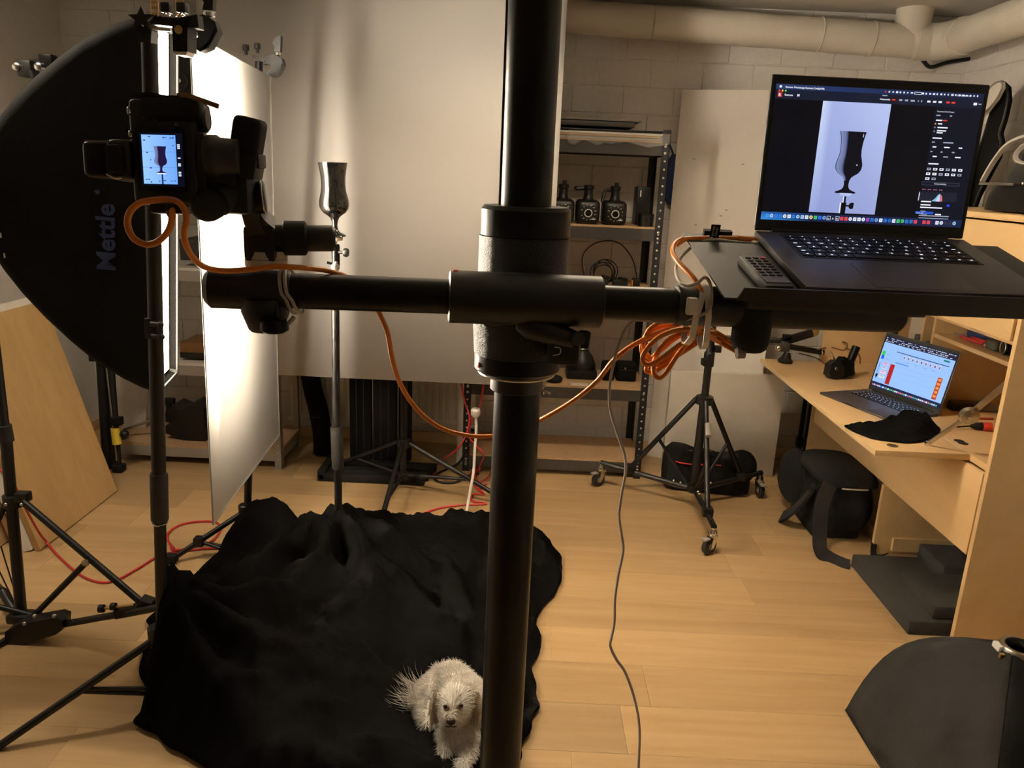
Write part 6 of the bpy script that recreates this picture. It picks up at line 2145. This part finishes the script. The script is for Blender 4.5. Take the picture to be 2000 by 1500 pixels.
def hcl(x, y, d):
    e = smooth01(d / .09)
    # folds radiating from the stand and running across the heap
    wx = x + .05 * noise.noise(V((x * 4, y * 4, 2)))
    wy = y + .05 * noise.noise(V((x * 4, y * 4, 5)))
    n1 = 1 - abs(noise.noise(V((wx * 5.5 + wy * 2.5, wy * 3.0 - wx * 1.2, 0)))) * 2.2
    n2 = 1 - abs(noise.noise(V((wx * 11 - wy * 5, wy * 7, 3)))) * 2.2
    n3 = noise.noise(V((wx * 28, wy * 22, 9)))
    n4 = 1 - abs(noise.noise(V((wx * 19 + wy * 12, wy * 13 - wx * 6, 6)))) * 2.6
    n5 = 1 - abs(noise.noise(V((wx * 34 - wy * 20, wy * 30 + wx * 12, 8)))) * 2.6
    h = .014 + e * (.03 + .036 * max(0, n1) + .02 * max(0, n2) + .011 * max(0, n4) + .005 * max(0, n5) + .004 * n3)
    dx, dy = x - GB.x, y - GB.y
    r = math.hypot(dx, dy)
    a = math.atan2(dy, dx)
    rid = 1 + .32 * math.sin(7 * a + 2 * noise.noise(V((math.cos(a) * 2, math.sin(a) * 2, 4))) + r * 6) * smooth01(r / .12) + .12 * math.sin(15 * a + r * 9) * smooth01(r / .2)
    h += e * max(0, .245 * max(0, 1 - r / .56) ** 1.55 * rid)
    # bump over the far stand's leg and over the near stand's legs
    h += e * .10 * math.exp(-((x + .90) ** 2 + (y - 2.62) ** 2) / .018)
    h += e * .05 * math.exp(-((x + .98) ** 2 + (y - 2.7) ** 2) / .004)
    h += e * .17 * math.exp(-((x + .76) ** 2 + (y - 1.88) ** 2) / .05) * (1 + .25 * math.sin(9 * math.atan2(y - 1.8, x + .9)))
    h += e * .05 * math.exp(-((x + .25) ** 2 + (y - 2.75) ** 2) / .05)
    h += .20 * smooth01(d / .07) * math.exp(-((x + .90) ** 2 + (y - 1.83) ** 2) / .012)
    # hollow where the dog lies
    q = smooth01(1 - math.hypot((x - DOGC.x) / .30, (y - DOGC.y + .04) / .36) * .9)
    h = h * (1 - q) + (.022 + .006 * n3) * q
    if x > -.12:
        h *= .8
    # keep clear of the column foot
    return max(h, .006)


sheet('black_cloth', 'black_cloth', outl, hcl, .0155, 'large black cloth heaped over the floor, draped round the glass stand and under the dog', 'cloth', .004, wobble=.014, sub=5, seed=1)

# ------------------------------------------------------------------ dog
dg_ = thing('dog', 'small fluffy cream white dog lying on the black cloth behind the column, head lowered', 'dog', (DOGC.x, DOGC.y, 0))
ZD0 = .024
hc = at(891, 1370, 1.68)
nose = at(881, 1408, 1.615)
balls = []


def cap(a, b, ra, rb, n=6):
    a, b = V(a), V(b)
    for k in range(n + 1):
        t = k / n
        balls.append((a.lerp(b, t), ra + (rb - ra) * t))


cap((-.15, 1.875, .06), (-.085, 1.79, .066), .064, .06)           # trunk
cap((-.205, 1.83, .055), (-.17, 1.88, .06), .048, .054)              # haunch on the left
cap((-.09, 1.79, .075), (hc.x + .012, 1.72, .095), .06, .05)       # chest and neck
cap((hc.x, 1.70, hc.z - .01), (hc.x, 1.675, hc.z + .002), .05, .048, 3)  # skull
cap(V((hc.x - .003, 1.66, hc.z - .012)), nose + V((.001, .02, .0)), .041, .026, 4)  # muzzle
cap((hc.x + .008, 1.72, .07), (hc.x + .006, 1.68, .062), .048, .042)  # breast
pl_ = at(868, 1462, 1.6)
cap((hc.x - .022, 1.70, .055), (pl_.x, 1.655, ZD0 + .018), .026, .019)
cap((pl_.x, 1.655, ZD0 + .018), (pl_.x - .003, 1.628, ZD0 + .014), .0195, .0185, 2)
pr_ = at(898, 1490, 1.57)
cap((hc.x + .034, 1.69, .05), (pr_.x + .018, 1.625, ZD0 + .018), .027, .02)
cap((pr_.x + .018, 1.625, ZD0 + .018), (pr_.x + .004, 1.588, ZD0 + .014), .02, .019, 2)
cap((-.225, 1.82, ZD0 + .026), (-.20, 1.74, ZD0 + .016), .034, .022)  # hind foot
bm = bmesh.new()
for c, r in balls:
    q = bmesh.ops.create_icosphere(bm, subdivisions=2, radius=r)
    bmesh.ops.translate(bm, vec=c, verts=q['verts'])
me = bpy.data.meshes.new('tmp')
bm.to_mesh(me)
bm.free()
tmp = bpy.data.objects.new('tmp', me)
COL.objects.link(tmp)
md = tmp.modifiers.new('r', 'REMESH')
md.mode = 'VOXEL'
md.voxel_size = .006
md2 = tmp.modifiers.new('s', 'SMOOTH')
md2.iterations = 8
dgr = bpy.context.evaluated_depsgraph_get()
bme = bpy.data.meshes.new_from_object(tmp.evaluated_get(dgr))
COL.objects.unlink(tmp)
bpy.data.objects.remove(tmp)
bme.name = 'body'
for v in bme.vertices:
    n = noise.noise(v.co * 60)
    v.co += v.normal * (.0016 * n)
    if v.co.z < ZD0 - .006:
        v.co.z = ZD0 - .006
bme.shade_smooth()
bme.materials.clear()
bme.materials.append(MATS['dog_fur'])
bme.transform(ROOT[dg_].inverted())
body = bpy.data.objects.new('body', bme)
COL.objects.link(body)
body.parent = dg_
ROOT[body] = ROOT[dg_]
BO = ROOT[dg_].translation
# face
ex = .0165
eyes = [at(870, 1381, 1.625), at(900, 1379, 1.627)]
for e in eyes:
    MB().ball(e + V((0, .003, -.001)), (.006, .0045, .0055), 2).build('eye', 'dog_dark', dg_)
    MB().ball(e + V((.003 if e.x < hc.x else -.003, .0035, -.006)), (.0085, .004, .009), 2).build('tear_mark', 'dog_tear', dg_)
MB().ball(nose + V((0, -.004, .001)), (.0115, .008, .0085), 3).build('nose', 'dog_dark', dg_)
MB().path([nose + V((-.013, .002, -.018)), nose + V((-.004, -.004, -.014)), nose + V((0, -.005, -.009)), nose + V((.004, -.004, -.014)), nose + V((.013, .003, -.017))], .0014, 6).build('mouth', 'dog_dark', dg_)
for sx in (-1, 1):
    a = V((hc.x + sx * .042, 1.685, hc.z + .014))
    mb = MB()
    mb.ball((0, 0, 0), (.013, .010, .034), 3, M=None)
    mb.bm.transform(Matrix.Translation(a + V((sx * .012, -.004, -.024))) @ Matrix.Rotation(-sx * .28, 4, 'Y'))
    mb.build('ear', 'dog_fur', dg_)


# coat: locks of hair on the body
def strands(name, items, m, parent):
    vs, fs = [], []
    for root, d, L, wdt, curl in items:
        d = d.normalized()
        u, v = perp(d)
        a0 = random.random() * 6.28
        side = u * math.cos(a0) + v * math.sin(a0)
        pts = []
        p = V(root)
        dd = V(d)
        for k in range(4):
            pts.append(V(p))
            dd = (dd + curl * .33).normalized()
            p = p + dd * (L / 3)
        b0 = len(vs)
        for k, q in enumerate(pts[:3]):
            wk = wdt * (1, .8, .45)[k]
            for t in range(3):
                ang = 2 * PI * t / 3
                vs.append(q + (u * math.cos(ang) + v * math.sin(ang)) * wk)
        vs.append(pts[3])
        for k in range(2):
            for t in range(3):
                a, b = b0 + k * 3 + t, b0 + k * 3 + (t + 1) % 3
                fs.append((a, b, b + 3, a + 3))
        for t in range(3):
            fs.append((b0 + 6 + t, b0 + 6 + (t + 1) % 3, b0 + 9))
    me = bpy.data.meshes.new(name)
    inv = ROOT[parent].inverted()
    me.from_pydata([inv @ q for q in vs], [], fs)
    me.shade_smooth()
    me.materials.append(MATS[m])
    o = bpy.data.objects.new(name, me)
    COL.objects.link(o)
    o.parent = parent
    o['kind'] = 'stuff'
    return o


random.seed(21)
items = []
polys = list(bme.polygons)
areas = [p.area for p in polys]
for p in random.choices(polys, weights=areas, k=15000):
    c = V(p.center) + BO
    n = V(p.normal)
    if c.z < ZD0 + .002:
        continue
    fwd = V((c.x - hc.x, c.y - 1.72, 0))
    face = (c - V((hc.x, 1.64, hc.z))).length
    if face < .07 and c.y < 1.70:
        out_ = (c - (nose + V((0, .01, .012))))
        out_ -= n * out_.dot(n)
        d = n * .45 + out_.normalized() * .8 + V((0, -.05, -.25))
        L = random.uniform(.010, .02)
        if c.z > hc.z + .012:
            L *= 1.35
        if min((c - e - V((0, 0, -.003))).length for e in eyes) < .0085 or (c - nose).length < .013:
            continue
    else:
        fl_ = V((0, .25, -.75)) + V((random.uniform(-.5, .5), random.uniform(-.5, .5), random.uniform(-.3, .3)))
        if c.y < 1.66:
            fl_ += V((0, -.5, 0))
        if c.x < -.2:
            fl_ += V((-.6, 0, 0))
        fl_ -= n * fl_.dot(n)
        d = n * .5 + fl_
        L = random.uniform(.014, .026)
    items.append((c, d, L, random.uniform(.0007, .0012), V((random.uniform(-.3, .3), random.uniform(-.3, .3), -.5))))
strands('coat', items, 'dog_hair', dg_)
items = []
for sx in (-1, 1):
    for k in range(700):
        a = V((hc.x + sx * .044 + sx * random.uniform(-.006, .014), 1.678 + random.uniform(-.018, .014), hc.z + random.uniform(-.03, .026)))
        items.append((a, V((sx * random.uniform(.2, .7), random.uniform(-.5, .1), -1)), random.uniform(.026, .046), .0012, V((-sx * .3, 0, -.3))))
strands('ear_hair', items, 'dog_ear', dg_)
items = []
tb_ = V((-.235, 1.83, .05))
for k in range(150):
    a = random.uniform(-1.0, 1.3)
    r0 = V((tb_.x + random.uniform(-.012, .02), tb_.y + random.uniform(-.05, .05), ZD0 + random.uniform(.0, .05)))
    d = V((-math.cos(a), random.uniform(-.3, .1), math.sin(a) * .55))
    items.append((r0, d, random.uniform(.05, .10), random.uniform(.0009, .0016), V((.5, -.1, .75 * math.cos(a * .8)))))
strands('tail', items, 'dog_hair', dg_)
